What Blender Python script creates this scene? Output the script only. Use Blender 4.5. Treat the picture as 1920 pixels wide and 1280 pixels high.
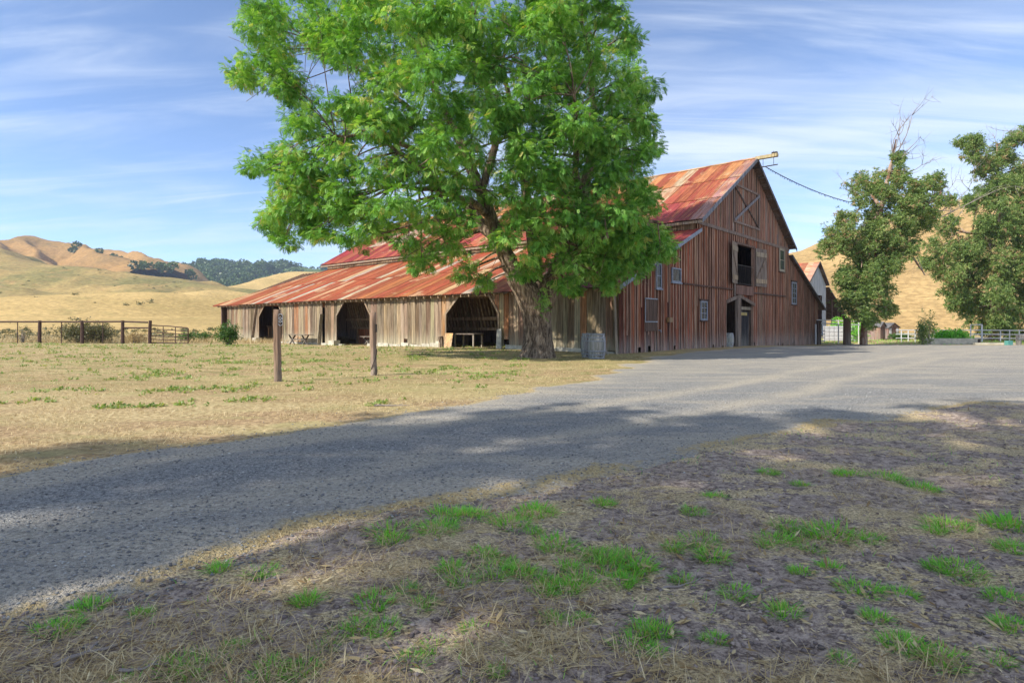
import bpy, math, random
import numpy as np
from mathutils import Vector, Matrix

# ------------------------------------------------------------------ camera, sky, sun, exposure
SC = bpy.context.scene
for o in list(bpy.data.objects):
    bpy.data.objects.remove(o)
COL = SC.collection
cam = bpy.data.cameras.new('camera')
cam.sensor_width = 36.0
cam.lens = 36.0 * 1102 / 1920
cam.shift_y = -33 / 1920.0
cam.clip_end = 8000
cam.clip_start = 0.05
camo = bpy.data.objects.new('camera', cam)
COL.objects.link(camo)
camo.location = (0, 0, 1.3)
camo.rotation_euler = (math.radians(90), 0, 0)
SC.camera = camo

SUN_AZ = math.radians(31)      # the sun stands to the left of and behind the camera
SUN_EL = math.radians(39)
SUN_STRENGTH = 3.6
SKY_STRENGTH = 0.15
EXPOSURE = 0.94
sdir = Vector((-math.cos(SUN_AZ) * math.cos(SUN_EL), -math.sin(SUN_AZ) * math.cos(SUN_EL), math.sin(SUN_EL)))

world = bpy.data.worlds.new('World')
SC.world = world
world.use_nodes = True
wn, wl = world.node_tree.nodes, world.node_tree.links
wn.clear()
w_out = wn.new('ShaderNodeOutputWorld')
w_bg = wn.new('ShaderNodeBackground')
w_sky = wn.new('ShaderNodeTexSky')
w_sky.sky_type = 'NISHITA'
w_sky.sun_disc = False
w_sky.sun_elevation = SUN_EL
w_sky.sun_rotation = math.atan2(sdir.x, sdir.y)
w_sky.air_density = 0.7
w_sky.altitude = 2000
w_sky.dust_density = 0.0
w_sky.ozone_density = 2.2
w_bg.inputs['Strength'].default_value = SKY_STRENGTH
# thin cirrus over the whole sky: a layer projected on a plane far above
tc = wn.new('ShaderNodeTexCoord')
sep = wn.new('ShaderNodeSeparateXYZ'); wl.new(tc.outputs['Generated'], sep.inputs[0])
def wmath(op, a, b=None, c=None):
    n = wn.new('ShaderNodeMath'); n.operation = op
    for i, v in enumerate((a, b, c)):
        if v is None: continue
        if isinstance(v, (int, float)): n.inputs[i].default_value = v
        else: wl.new(v, n.inputs[i])
    return n.outputs[0]
zc = wmath('ADD', wmath('MAXIMUM', sep.outputs[2], 0.0), 0.16)
cx = wmath('DIVIDE', sep.outputs[0], zc)
cy = wmath('DIVIDE', sep.outputs[1], zc)
comb = wn.new('ShaderNodeCombineXYZ'); wl.new(cx, comb.inputs[0]); wl.new(cy, comb.inputs[1])
def wnoise(rot, sx, sy, scale, detail, rough, dist, off):
    m = wn.new('ShaderNodeMapping'); wl.new(comb.outputs[0], m.inputs[0])
    m.inputs['Rotation'].default_value = (0, 0, rot); m.inputs['Scale'].default_value = (sx, sy, 1); m.inputs['Location'].default_value = off
    n = wn.new('ShaderNodeTexNoise'); wl.new(m.outputs[0], n.inputs['Vector'])
    n.inputs['Scale'].default_value = scale; n.inputs['Detail'].default_value = detail
    n.inputs['Roughness'].default_value = rough; n.inputs['Distortion'].default_value = dist
    return n.outputs['Fac']
n1 = wnoise(0.45, 0.42, 0.95, 0.7, 6, 0.55, 0.9, (3.1, 0.2, 0))
n2 = wnoise(0.55, 0.35, 2.3, 2.0, 8, 0.62, 1.1, (4.2, 2.0, 0))
dens = wmath('ADD', wmath('MULTIPLY', n1, 0.72), wmath('MULTIPLY', n2, 0.36))
mr = wn.new('ShaderNodeMapRange'); mr.interpolation_type = 'SMOOTHSTEP'
wl.new(dens, mr.inputs[0])
mr.inputs[1].default_value = 0.42; mr.inputs[2].default_value = 0.69; mr.inputs[3].default_value = 0.02; mr.inputs[4].default_value = 0.80
mixc = wn.new('ShaderNodeMix'); mixc.data_type = 'RGBA'
wl.new(mr.outputs[0], mixc.inputs[0]); wl.new(w_sky.outputs[0], mixc.inputs[6])
mixc.inputs[7].default_value = (3.7, 4.0, 4.4, 1)
wl.new(mixc.outputs[2], w_bg.inputs['Color'])
wl.new(w_bg.outputs[0], w_out.inputs['Surface'])

sun = bpy.data.lights.new('sun', 'SUN')
sun.energy = SUN_STRENGTH
sun.angle = math.radians(0.53)
sun.color = (1.0, 0.93, 0.80)
suno = bpy.data.objects.new('sun', sun)
COL.objects.link(suno)
suno.rotation_euler = sdir.to_track_quat('Z', 'Y').to_euler()
suno.location = (-40, -20, 60)

SC.view_settings.view_transform = 'Standard'
SC.view_settings.look = 'None'
SC.view_settings.gamma = 1.0
SC.view_settings.exposure = EXPOSURE
SC.view_settings.use_curve_mapping = False
SC.render.engine = 'CYCLES'
SC.cycles.max_bounces = 6
SC.cycles.diffuse_bounces = 3
SC.cycles.transparent_max_bounces = 8
SC.cycles.volume_bounces = 0

# ------------------------------------------------------------------ helpers
RNG = np.random.default_rng(11)
random.seed(5)

def lk(o, parent=None):
    COL.objects.link(o)
    if parent is not None: o.parent = parent
    return o
def empty(name, loc=(0, 0, 0), rz=0.0):
    o = bpy.data.objects.new(name, None); o.location = loc; o.rotation_euler = (0, 0, rz)
    o.empty_display_size = 0.2
    return lk(o)
def tag(o, label=None, cat=None, group=None, kind=None):
    if label: o['label'] = label
    if cat: o['category'] = cat
    if group: o['group'] = group
    if kind: o['kind'] = kind
    return o

def np_mesh(name, V, F, mat=None, parent=None, attrs=None, smooth=False):
    """V (n,3); F (m,k) with one k"""
    V = np.ascontiguousarray(V, dtype=np.float32); F = np.ascontiguousarray(F, dtype=np.int32)
    me = bpy.data.meshes.new(name)
    me.vertices.add(len(V)); me.vertices.foreach_set('co', V.ravel())
    m, k = F.shape
    me.loops.add(m * k); me.loops.foreach_set('vertex_index', F.ravel())
    me.polygons.add(m)
    me.polygons.foreach_set('loop_start', np.arange(0, m * k, k, dtype=np.int32))
    if attrs:
        for an, av in attrs.items():
            a = me.attributes.new(an, 'FLOAT', 'POINT'); a.data.foreach_set('value', np.ascontiguousarray(av, dtype=np.float32))
    me.update(calc_edges=True)
    if smooth:
        me.polygons.foreach_set('use_smooth', np.ones(m, dtype=bool))
    if mat: me.materials.append(mat)
    return lk(bpy.data.objects.new(name, me), parent)

class MB:
    def __init__(self): self.v = []; self.f = []
    def box(self, x0, x1, y0, y1, z0, z1):
        b = len(self.v)
        self.v += [(x0,y0,z0),(x1,y0,z0),(x1,y1,z0),(x0,y1,z0),(x0,y0,z1),(x1,y0,z1),(x1,y1,z1),(x0,y1,z1)]
        self.f += [tuple(b+i for i in q) for q in ((3,2,1,0),(4,5,6,7),(0,1,5,4),(1,2,6,5),(2,3,7,6),(3,0,4,7))]
        return self
    def prism(self, A, B):
        """two equal rings of points joined into a solid"""
        b = len(self.v); n = len(A)
        self.v += [tuple(p) for p in A] + [tuple(p) for p in B]
        self.f.append(tuple(range(b + n - 1, b - 1, -1))); self.f.append(tuple(range(b + n, b + 2 * n)))
        for i in range(n):
            j = (i + 1) % n
            self.f.append((b+i, b+j, b+n+j, b+n+i))
        return self
    def bar(self, p, q, w, h, up=(0, 0, 1)):
        p, q = Vector(p), Vector(q); d = (q - p).normalized(); u = Vector(up)
        if abs(d.dot(u)) > 0.98: u = Vector((1, 0, 0))
        s = d.cross(u).normalized(); u = s.cross(d).normalized()
        ring = lambda c: [c + s*w/2 + u*h/2, c - s*w/2 + u*h/2, c - s*w/2 - u*h/2, c + s*w/2 - u*h/2]
        return self.prism(ring(p), ring(q))
    def tube(self, pts, rad, n=8, cap=True):
        b = len(self.v); pts = [Vector(p) for p in pts]
        s0 = None
        for i, p in enumerate(pts):
            d = (pts[min(i+1, len(pts)-1)] - pts[max(i-1, 0)]).normalized()
            if s0 is None:
                u = Vector((0, 0, 1)) if abs(d.z) < 0.9 else Vector((1, 0, 0)); s0 = d.cross(u).normalized()
            s0 = (s0 - d * s0.dot(d)).normalized(); u = d.cross(s0)
            r = rad[i] if hasattr(rad, '__len__') else rad
            for k in range(n):
                a = 2 * math.pi * k / n
                self.v.append(tuple(p + s0 * (r * math.cos(a)) + u * (r * math.sin(a))))
        for i in range(len(pts) - 1):
            for k in range(n):
                k2 = (k + 1) % n
                self.f.append((b+i*n+k, b+i*n+k2, b+(i+1)*n+k2, b+(i+1)*n+k))
        if cap:
            self.f.append(tuple(b + k for k in range(n - 1, -1, -1)))
            e = b + (len(pts) - 1) * n
            self.f.append(tuple(e + k for k in range(n)))
        return self
    def lathe(self, prof, n=20, c=(0, 0, 0)):
        b = len(self.v)
        for r, z in prof:
            for k in range(n):
                a = 2 * math.pi * k / n
                self.v.append((c[0] + r*math.cos(a), c[1] + r*math.sin(a), c[2] + z))
        for i in range(len(prof) - 1):
            for k in range(n):
                k2 = (k + 1) % n
                self.f.append((b+i*n+k, b+i*n+k2, b+(i+1)*n+k2, b+(i+1)*n+k))
        self.f.append(tuple(b + k for k in range(n - 1, -1, -1)))
        e = b + (len(prof) - 1) * n
        self.f.append(tuple(e + k for k in range(n)))
        return self
    def mesh(self, name, mat=None, smooth=False):
        me = bpy.data.meshes.new(name); me.from_pydata(self.v, [], self.f); me.update()
        if mat: me.materials.append(mat)
        if smooth: me.polygons.foreach_set('use_smooth', np.ones(len(me.polygons), dtype=bool))
        return me
    def build(self, name, mat=None, parent=None, color=None, smooth=False):
        o = lk(bpy.data.objects.new(name, self.mesh(name, mat, smooth)), parent)
        if color: o.color = (*color, 1)
        return o

def inst(name, me, parent=None, loc=(0, 0, 0), rot=(0, 0, 0), scale=1.0, color=None):
    o = bpy.data.objects.new(name, me); o.location = loc; o.rotation_euler = rot
    o.scale = (scale,) * 3 if not hasattr(scale, '__len__') else scale
    if color: o.color = (*color, 1)
    return lk(o, parent)

# numpy value noise
_P = np.random.default_rng(3).random((256, 256)).astype(np.float32)
def vnoise(x, y, seed=0):
    x = np.asarray(x, dtype=np.float64) + seed * 17.31; y = np.asarray(y, dtype=np.float64) + seed * 9.77
    xi = np.floor(x).astype(np.int64); yi = np.floor(y).astype(np.int64)
    fx = x - xi; fy = y - yi
    fx = fx*fx*(3-2*fx); fy = fy*fy*(3-2*fy)
    a = _P[xi % 256, yi % 256]; b = _P[(xi+1) % 256, yi % 256]; c = _P[xi % 256, (yi+1) % 256]; d = _P[(xi+1) % 256, (yi+1) % 256]
    return (a*(1-fx) + b*fx)*(1-fy) + (c*(1-fx) + d*fx)*fy
def fbm(x, y, oct=4, seed=0, gain=0.5):
    s = 0; a = 1; t = 0
    for i in range(oct):
        s = s + a * vnoise(x * 2**i, y * 2**i, seed + i * 3); t += a; a *= gain
    return s / t
def sstep(a, b, x):
    t = np.clip((np.asarray(x, dtype=np.float64) - a) / (b - a), 0, 1); return t*t*(3-2*t)

# ------------------------------------------------------------------ materials
class NT:
    def __init__(self, name, rough=0.85, spec=0.2):
        self.m = bpy.data.materials.new(name); self.m.use_nodes = True
        self.n = self.m.node_tree.nodes; self.l = self.m.node_tree.links
        self.bsdf = self.n['Principled BSDF']
        self.bsdf.inputs['Roughness'].default_value = rough
        self.bsdf.inputs['Specular IOR Level'].default_value = spec
        self.out = self.n['Material Output']
    def sock(self, node, i, v):
        if v is None: return
        if isinstance(v, bpy.types.NodeSocket): self.l.new(v, node.inputs[i])
        else:
            s = node.inputs[i]
            if hasattr(s.default_value, '__len__') and isinstance(v, (tuple, list)) and len(s.default_value) == 4 and len(v) == 3: v = (*v, 1)
            s.default_value = v
    def coord(self, which='Object'):
        n = self.n.new('ShaderNodeTexCoord'); return n.outputs[which]
    def pos(self): return self.n.new('ShaderNodeNewGeometry').outputs['Position']
    def mapping(self, vec, scale=(1,1,1), loc=(0,0,0), rot=(0,0,0)):
        n = self.n.new('ShaderNodeMapping'); self.l.new(vec, n.inputs[0])
        self.sock(n, 'Scale', scale); self.sock(n, 'Location', loc); self.sock(n, 'Rotation', rot)
        return n.outputs[0]
    def noise(self, vec, scale=5, detail=4, rough=0.55, dist=0.0, color=False):
        n = self.n.new('ShaderNodeTexNoise'); self.l.new(vec, n.inputs['Vector'])
        n.inputs['Scale'].default_value = scale; n.inputs['Detail'].default_value = detail
        n.inputs['Roughness'].default_value = rough; n.inputs['Distortion'].default_value = dist
        return n.outputs['Color' if color else 'Fac']
    def vor(self, vec, scale=5, out='Distance', feature='F1', rand=1.0):
        n = self.n.new('ShaderNodeTexVoronoi'); self.l.new(vec, n.inputs['Vector']); n.feature = feature
        n.inputs['Scale'].default_value = scale; n.inputs['Randomness'].default_value = rand
        return n.outputs[out]
    def math(self, op, a, b=None, c=None, clamp=False):
        n = self.n.new('ShaderNodeMath'); n.operation = op; n.use_clamp = clamp
        for i, v in enumerate((a, b, c)): self.sock(n, i, v)
        return n.outputs[0]
    def vmath(self, op, a, b=None):
        n = self.n.new('ShaderNodeVectorMath'); n.operation = op
        self.sock(n, 0, a); self.sock(n, 1, b)
        return n.outputs[0]
    def ramp(self, x, lo, hi, a=0.0, b=1.0, smooth=True):
        n = self.n.new('ShaderNodeMapRange'); n.interpolation_type = 'SMOOTHSTEP' if smooth else 'LINEAR'
        self.sock(n, 0, x)
        n.inputs[1].default_value = lo; n.inputs[2].default_value = hi; n.inputs[3].default_value = a; n.inputs[4].default_value = b
        return n.outputs[0]
    def mix(self, f, a, b, mode='MIX'):
        n = self.n.new('ShaderNodeMix'); n.data_type = 'RGBA'; n.blend_type = mode
        self.sock(n, 0, f); self.sock(n, 6, a); self.sock(n, 7, b)
        return n.outputs[2]
    def attr(self, name, out='Fac'):
        n = self.n.new('ShaderNodeAttribute'); n.attribute_name = name; return n.outputs[out]
    def objinfo(self, out='Random'):
        return self.n.new('ShaderNodeObjectInfo').outputs[out]
    def sepz(self, v, i=2):
        n = self.n.new('ShaderNodeSeparateXYZ'); self.l.new(v, n.inputs[0]); return n.outputs[i]
    def scalec(self, col, f):
        n = self.n.new('ShaderNodeVectorMath'); n.operation = 'SCALE'; self.sock(n, 0, col); self.sock(n, 3, f); return n.outputs[0]
    def bump(self, h, strength=0.4, dist=0.02):
        n = self.n.new('ShaderNodeBump'); self.l.new(h, n.inputs['Height'])
        n.inputs['Strength'].default_value = strength; n.inputs['Distance'].default_value = dist
        self.l.new(n.outputs[0], self.bsdf.inputs['Normal'])
    def base(self, c): self.sock(self.bsdf, 'Base Color', c); return self
    def leafy(self, col, trans=0.35, tcol=None):
        t = self.n.new('ShaderNodeBsdfTranslucent'); self.sock(t, 'Color', tcol if tcol is not None else col)
        mx = self.n.new('ShaderNodeMixShader'); mx.inputs[0].default_value = trans
        self.l.new(self.bsdf.outputs[0], mx.inputs[1]); self.l.new(t.outputs[0], mx.inputs[2])
        self.l.new(mx.outputs[0], self.out.inputs['Surface'])

def wood_mat(name, grey=0.35, bleach=0.5, grain=1.0, greycol=(0.30, 0.27, 0.24), bleachcol=(0.42, 0.40, 0.35)):
    """tint from the object's own colour, grain along z, weathering blotches, bleached and splashed foot"""
    t = NT(name, 0.9, 0.15)
    co = t.vmath('ADD', t.coord(), t.scalec((7.3, 3.1, 1.7), t.math('MULTIPLY', t.objinfo(), 9.0)))
    g = t.noise(t.mapping(co, (16, 16, 0.55)), 1.0, 6, 0.65)
    g2 = t.noise(t.mapping(co, (45, 45, 1.6)), 1.0, 3, 0.6)
    w = t.noise(t.mapping(co, (2.2, 2.2, 0.45)), 1.0, 4, 0.6)
    base = t.objinfo('Color')
    val = t.math('ADD', t.ramp(g, 0.3, 0.72, 0.45, 1.45), t.ramp(g2, 0.35, 0.7, -0.2 * grain, 0.25 * grain))
    c = t.scalec(base, val)
    c = t.mix(t.math('MULTIPLY', t.ramp(w, 0.45, 0.68), grey), c, t.scalec(greycol, val))
    z = t.sepz(t.pos())
    foot = t.math('MULTIPLY', t.ramp(t.math('ADD', z, t.math('MULTIPLY', t.math('SUBTRACT', g, 0.5), 2.2)), 1.0, -0.1), bleach)
    c = t.mix(t.math('MULTIPLY', foot, t.ramp(w, 0.3, 0.6, 0.4, 1.0)), c, t.scalec(bleachcol, val))
    t.base(c)
    t.bump(t.math('ADD', g, t.math('MULTIPLY', g2, 0.5)), 0.5, 0.01)
    return t.m

def tin_mat(name):
    """painted and rusted corrugated sheet; the sheet's own colour is its paint, rust runs down the slope"""
    t = NT(name, 0.62, 0.3)
    rnd = t.math('MULTIPLY', t.objinfo(), 31.0)
    co = t.vmath('ADD', t.coord(), t.scalec((5.1, 8.7, 2.3), rnd))
    s1 = t.noise(t.mapping(co, (3.2, 0.42, 1)), 1.0, 6, 0.62, 0.4)
    s2 = t.noise(t.mapping(co, (9.0, 0.8, 1)), 1.0, 5, 0.65)
    s3 = t.noise(t.mapping(t.pos(), (0.42, 0.42, 0.42)), 1.0, 8, 0.66, 0.6)
    base = t.objinfo('Color')
    val = t.ramp(s2, 0.3, 0.72, 0.7, 1.25)
    c = t.scalec(base, val)
    c = t.mix(t.ramp(s1, 0.47, 0.63, 0.0, 0.85), c, t.scalec((0.35, 0.125, 0.05), val))
    c = t.mix(t.ramp(s3, 0.57, 0.66, 0.0, 0.62), c, t.scalec((0.54, 0.37, 0.21), val))
    c = t.mix(t.ramp(s2, 0.66, 0.78, 0.0, 0.6), c, (0.16, 0.06, 0.04))
    t.base(c)
    t.bump(s2, 0.15, 0.01)
    return t.m

def plain_mat(name, col, rough=0.7, var=0.25, scale=6, spec=0.25, stretch=(1, 1, 1), metal=0.0):
    t = NT(name, rough, spec)
    g = t.noise(t.mapping(t.coord(), stretch), scale, 5, 0.6)
    t.base(t.scalec(col, t.ramp(g, 0.28, 0.75, 1 - var, 1 + var)))
    t.bsdf.inputs['Metallic'].default_value = metal
    t.bump(g, 0.2, 0.01)
    return t.m

def leaf_mat(name, cols, trans=0.35, rough=0.45, spec=0.35, tint=(1.5, 1.35, 0.5)):
    t = NT(name, rough, spec)
    v = t.attr('var')
    n = t.n.new('ShaderNodeValToRGB'); t.l.new(v, n.inputs[0])
    r = n.color_ramp
    while len(r.elements) < len(cols): r.elements.new(0.5)
    for i, (p, c) in enumerate(cols):
        r.elements[i].position = p; r.elements[i].color = (*c, 1)
    c = n.outputs[0]
    t.base(c)
    t.leafy(c, trans, t.mix(1.0, c, tint, 'MULTIPLY'))
    return t.m

M = {}
M['board_dark'] = wood_mat('board_dark', 0.22, 0.6, 1.0, (0.24, 0.155, 0.125), (0.42, 0.38, 0.35))
M['board_pale'] = wood_mat('board_pale', 0.45, 0.7, 1.0, (0.33, 0.265, 0.195), (0.50, 0.46, 0.34))
M['timber'] = wood_mat('timber', 0.4, 0.3, 1.0)
M['tin'] = tin_mat('tin')
M['iron'] = plain_mat('iron', (0.035, 0.028, 0.026), 0.7, 0.4, 20)
M['pipe_white'] = plain_mat('pipe_white', (0.62, 0.62, 0.63), 0.5, 0.12, 9)
M['pipe_rust'] = plain_mat('pipe_rust', (0.085, 0.05, 0.04), 0.75, 0.4, 12)
M['stone'] = plain_mat('stone', (0.48, 0.45, 0.38), 0.95, 0.3, 5)
M['concrete'] = plain_mat('concrete', (0.52, 0.48, 0.39), 0.95, 0.25, 3)
M['white_paint'] = plain_mat('white_paint', (0.62, 0.62, 0.64), 0.7, 0.15, 8)
M['trim_blue'] = plain_mat('trim_blue', (0.25, 0.275, 0.335), 0.7, 0.25, 8)
M['hoop'] = plain_mat('hoop', (0.26, 0.28, 0.32), 0.55, 0.3, 12, 0.4)
M['void'] = plain_mat('void', (0.02, 0.016, 0.014), 0.95, 0.3, 4)
M['cord'] = plain_mat('cord', (0.03, 0.03, 0.035), 0.6, 0.1, 5)
tg = NT('glass', 0.25, 0.3)
tg.base(tg.scalec((0.03, 0.045, 0.055), tg.ramp(tg.noise(tg.coord(), 3, 3), 0.3, 0.7, 0.5, 1.6)))
M['glass'] = tg.m
tb = NT('bark', 0.95, 0.1)
co = tb.coord()
bw = tb.noise(tb.mapping(co, (7, 7, 1.5), rot=(0, 0, 0)), 1.0, 7, 0.7, 0.8)
bf = tb.noise(tb.mapping(co, (22, 22, 5)), 1.0, 4, 0.6)
tb.base(tb.mix(tb.ramp(bw, 0.38, 0.62), (0.075, 0.054, 0.041), tb.mix(tb.ramp(bf, 0.35, 0.7), (0.27, 0.195, 0.14), (0.46, 0.37, 0.28))))
tb.bump(tb.math('ADD', bw, tb.math('MULTIPLY', bf, 0.4)), 0.9, 0.06)
M['bark'] = tb.m
te = NT('gum_bark', 0.9, 0.15)
eb = te.noise(te.mapping(te.coord(), (3, 3, 0.8)), 1.0, 5, 0.6, 0.5)
te.base(te.mix(te.ramp(eb, 0.38, 0.62), (0.20, 0.10, 0.065), (0.42, 0.32, 0.25)))
te.bump(eb, 0.5, 0.03)
M['gum_bark'] = te.m
M['dead_wood'] = plain_mat('dead_wood', (0.30, 0.26, 0.24), 0.9, 0.3, 5)
M['leaf'] = leaf_mat('leaf', [(0.0, (0.045, 0.145, 0.028)), (0.5, (0.165, 0.400, 0.065)), (0.93, (0.38, 0.60, 0.17)), (1.0, (0.52, 0.50, 0.16))], 0.32, 0.5, 0.3)
M['gum_leaf'] = leaf_mat('gum_leaf', [(0.0, (0.060, 0.125, 0.034)), (0.55, (0.19, 0.285, 0.08)), (0.85, (0.35, 0.43, 0.16)), (1.0, (0.42, 0.30, 0.17))], 0.32)
M['weed'] = leaf_mat('weed', [(0.0, (0.035, 0.10, 0.02)), (0.6, (0.075, 0.18, 0.035)), (1.0, (0.16, 0.22, 0.06))], 0.3)
M['grass'] = leaf_mat('grass', [(0.0, (0.11, 0.36, 0.04)), (0.6, (0.22, 0.60, 0.065)), (0.9, (0.38, 0.64, 0.13)), (1.0, (0.50, 0.40, 0.17))], 0.35)
M['straw'] = leaf_mat('straw', [(0.0, (0.28, 0.185, 0.085)), (0.5, (0.56, 0.43, 0.22)), (1.0, (0.78, 0.66, 0.40))], 0.2, 0.7, 0.2, (1, 1, 1))
M['scrub'] = leaf_mat('scrub', [(0.0, (0.07, 0.085, 0.035)), (0.6, (0.15, 0.15, 0.07)), (1.0, (0.26, 0.24, 0.12))], 0.2)
M['oak'] = leaf_mat('oak', [(0.0, (0.05, 0.09, 0.03)), (0.6, (0.095, 0.155, 0.045)), (1.0, (0.15, 0.21, 0.065))], 0.1)

# --- terrain materials
def field_mat():
    t = NT('field', 0.95, 0.1)
    p = t.pos()
    soil = t.attr('soil'); green = t.attr('green')
    big = t.noise(t.mapping(p, (0.22, 0.5, 1)), 1.0, 5, 0.6, 0.3)
    mid = t.noise(t.mapping(p, (1.3, 2.0, 1)), 1.0, 6, 0.65)
    fine = t.noise(t.mapping(p, (14, 14, 14)), 1.0, 6, 0.7)
    vf = t.noise(t.mapping(p, (55, 70, 50)), 1.0, 4, 0.7)
    far = t.noise(t.mapping(p, (0.02, 0.06, 0)), 1.0, 4, 0.6, 0.4)
    straw = t.mix(t.ramp(fine, 0.34, 0.68), (0.30, 0.215, 0.105), (0.66, 0.53, 0.30))
    straw = t.mix(t.ramp(big, 0.40, 0.60, 0.0, 0.9), straw, t.mix(t.ramp(fine, 0.35, 0.65), (0.24, 0.16, 0.09), (0.52, 0.365, 0.21)))
    straw = t.mix(t.ramp(t.noise(t.mapping(p, (0.6, 1.1, 1)), 1.0, 6, 0.65, 0.3), 0.48, 0.66, 0.0, 0.55), straw, (0.36, 0.33, 0.15))
    straw = t.mix(t.ramp(far, 0.42, 0.66, 0.0, 0.6), straw, (0.34, 0.29, 0.12))
    gmask = t.math('MULTIPLY', t.ramp(t.math('ADD', mid, t.math('MULTIPLY', fine, 0.35)), 0.66, 0.84), green)
    straw = t.mix(gmask, straw, t.mix(t.ramp(fine, 0.35, 0.65), (0.11, 0.15, 0.04), (0.26, 0.26, 0.09)))
    dirt = t.mix(t.ramp(t.math('ADD', t.math('MULTIPLY', fine, 0.6), t.math('MULTIPLY', vf, 0.4)), 0.38, 0.62), (0.15, 0.113, 0.096), (0.55, 0.44, 0.365))
    dirt = t.mix(t.ramp(vf, 0.60, 0.72, 0.0, 0.6), dirt, (0.48, 0.39, 0.28))
    thatch = t.mix(t.ramp(vf, 0.38, 0.66), (0.30, 0.23, 0.14), (0.82, 0.66, 0.40))
    sm = t.noise(t.mapping(p, (1.3, 2.0, 1)), 1.0, 9, 0.70, 0.35)
    bank = t.mix(t.ramp(t.math('ADD', sm, t.math('MULTIPLY', vf, 0.16)), 0.575, 0.635), dirt, thatch)
    s = t.ramp(t.math('ADD', soil, t.math('MULTIPLY', t.math('SUBTRACT', mid, 0.5), 0.9)), 0.35, 0.65)
    t.base(t.mix(s, straw, bank))
    t.bump(t.math('ADD', fine, t.math('MULTIPLY', vf, 0.7)), 0.8, 0.035)
    return t.m
M['field'] = field_mat()

def gravel_mat():
    t = NT('gravel', 0.95, 0.15)
    p = t.pos()
    v1 = t.vor(p, 55, 'Color'); d1 = t.vor(p, 55)
    v2 = t.vor(p, 140, 'Color'); d2 = t.vor(p, 140)
    g = t.math('ADD', t.math('MULTIPLY', t.sepz(v1, 0), 0.6), t.math('MULTIPLY', t.sepz(v2, 1), 0.5))
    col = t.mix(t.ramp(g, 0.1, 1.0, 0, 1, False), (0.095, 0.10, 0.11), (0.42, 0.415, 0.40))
    rot = (0, 0, math.radians(-40))
    st = t.noise(t.mapping(p, (0.30, 1.6, 1), rot=rot), 1.0, 5, 0.6, 0.3)
    bl = t.noise(t.mapping(p, (0.5, 0.9, 1)), 1.0, 5, 0.65, 0.4)
    dust = t.math('ADD', t.math('MAXIMUM', t.ramp(st, 0.46, 0.64, 0.0, 0.65), t.math('MULTIPLY', t.attr('rut'), t.ramp(bl, 0.3, 0.55, 0.45, 1.0))), t.math('MULTIPLY', t.attr('edge'), t.ramp(bl, 0.3, 0.6, 0.3, 1.0)), clamp=True)
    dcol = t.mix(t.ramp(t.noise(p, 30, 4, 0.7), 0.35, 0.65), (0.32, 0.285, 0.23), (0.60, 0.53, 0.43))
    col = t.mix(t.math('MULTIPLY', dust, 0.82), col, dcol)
    vg = t.ramp(t.math('ADD', t.attr('verge'), t.math('MULTIPLY', t.math('SUBTRACT', t.noise(p, 9, 5, 0.7), 0.5), 1.1)), 0.35, 0.7)
    col = t.mix(vg, col, t.mix(t.ramp(t.noise(p, 40, 4, 0.7), 0.35, 0.65), (0.33, 0.24, 0.12), (0.60, 0.47, 0.25)))
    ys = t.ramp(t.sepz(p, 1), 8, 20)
    col = t.mix(t.math('MULTIPLY', ys, t.ramp(bl, 0.35, 0.7, 0.25, 0.75)), col, dcol)  # shade put into the near gravel's dark bluish tone; sunlit far part warm, dusty
    t.base(col)
    t.bump(t.math('ADD', t.math('MULTIPLY', d1, 1.0), t.math('MULTIPLY', d2, 0.5)), 0.9, 0.018)
    return t.m
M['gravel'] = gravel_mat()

def hill_mat(name, a, b, c, sc=1.0, terr=0.0):
    t = NT(name, 0.95, 0.05)
    p = t.pos()
    n1 = t.noise(t.mapping(p, (0.012 * sc, 0.012 * sc, 0.02 * sc)), 1.0, 6, 0.6, 0.4)
    n2 = t.noise(t.mapping(p, (0.10 * sc, 0.10 * sc, 0.3 * sc)), 1.0, 6, 0.7)
    n3 = t.noise(t.mapping(p, (0.5 * sc, 0.5 * sc, 0.9 * sc)), 1.0, 5, 0.7)
    col = t.mix(t.ramp(n1, 0.40, 0.62), a, b)
    col = t.mix(t.ramp(n2, 0.5, 0.72, 0, 0.7), col, c)
    val = t.ramp(n3, 0.3, 0.7, 0.72, 1.22)
    if terr:
        z = t.math('ADD', t.sepz(p), t.math('MULTIPLY', n2, 2.5))
        wv = t.noise(t.mapping(p, (0.06, 0.06, 3.2)), 1.0, 5, 0.65, 0.5)
        val = t.math('MULTIPLY', val, t.ramp(wv, 0.35, 0.65, 1 - terr, 1 + terr * 0.6))
    t.base(t.scalec(col, val))
    t.bump(n3, 0.6, 0.6 / sc)
    return t.m
M['hill_gold'] = hill_mat('hill_gold', (0.40, 0.235, 0.09), (0.29, 0.18, 0.072), (0.22, 0.16, 0.066), 0.6)
M['hill_green'] = hill_mat('hill_green', (0.38, 0.275, 0.115), (0.215, 0.195, 0.08), (0.42, 0.26, 0.12), 1.0)
M['hill_near'] = hill_mat('hill_near', (0.52, 0.37, 0.16), (0.38, 0.275, 0.115), (0.31, 0.26, 0.105), 2.0)
M['hill_east'] = hill_mat('hill_east', (0.49, 0.34, 0.155), (0.38, 0.255, 0.115), (0.32, 0.235, 0.105), 1.6, 0.13)
M['hill_wood'] = hill_mat('hill_wood', (0.08, 0.12, 0.04), (0.10, 0.14, 0.05), (0.12, 0.14, 0.055), 0.6)

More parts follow.
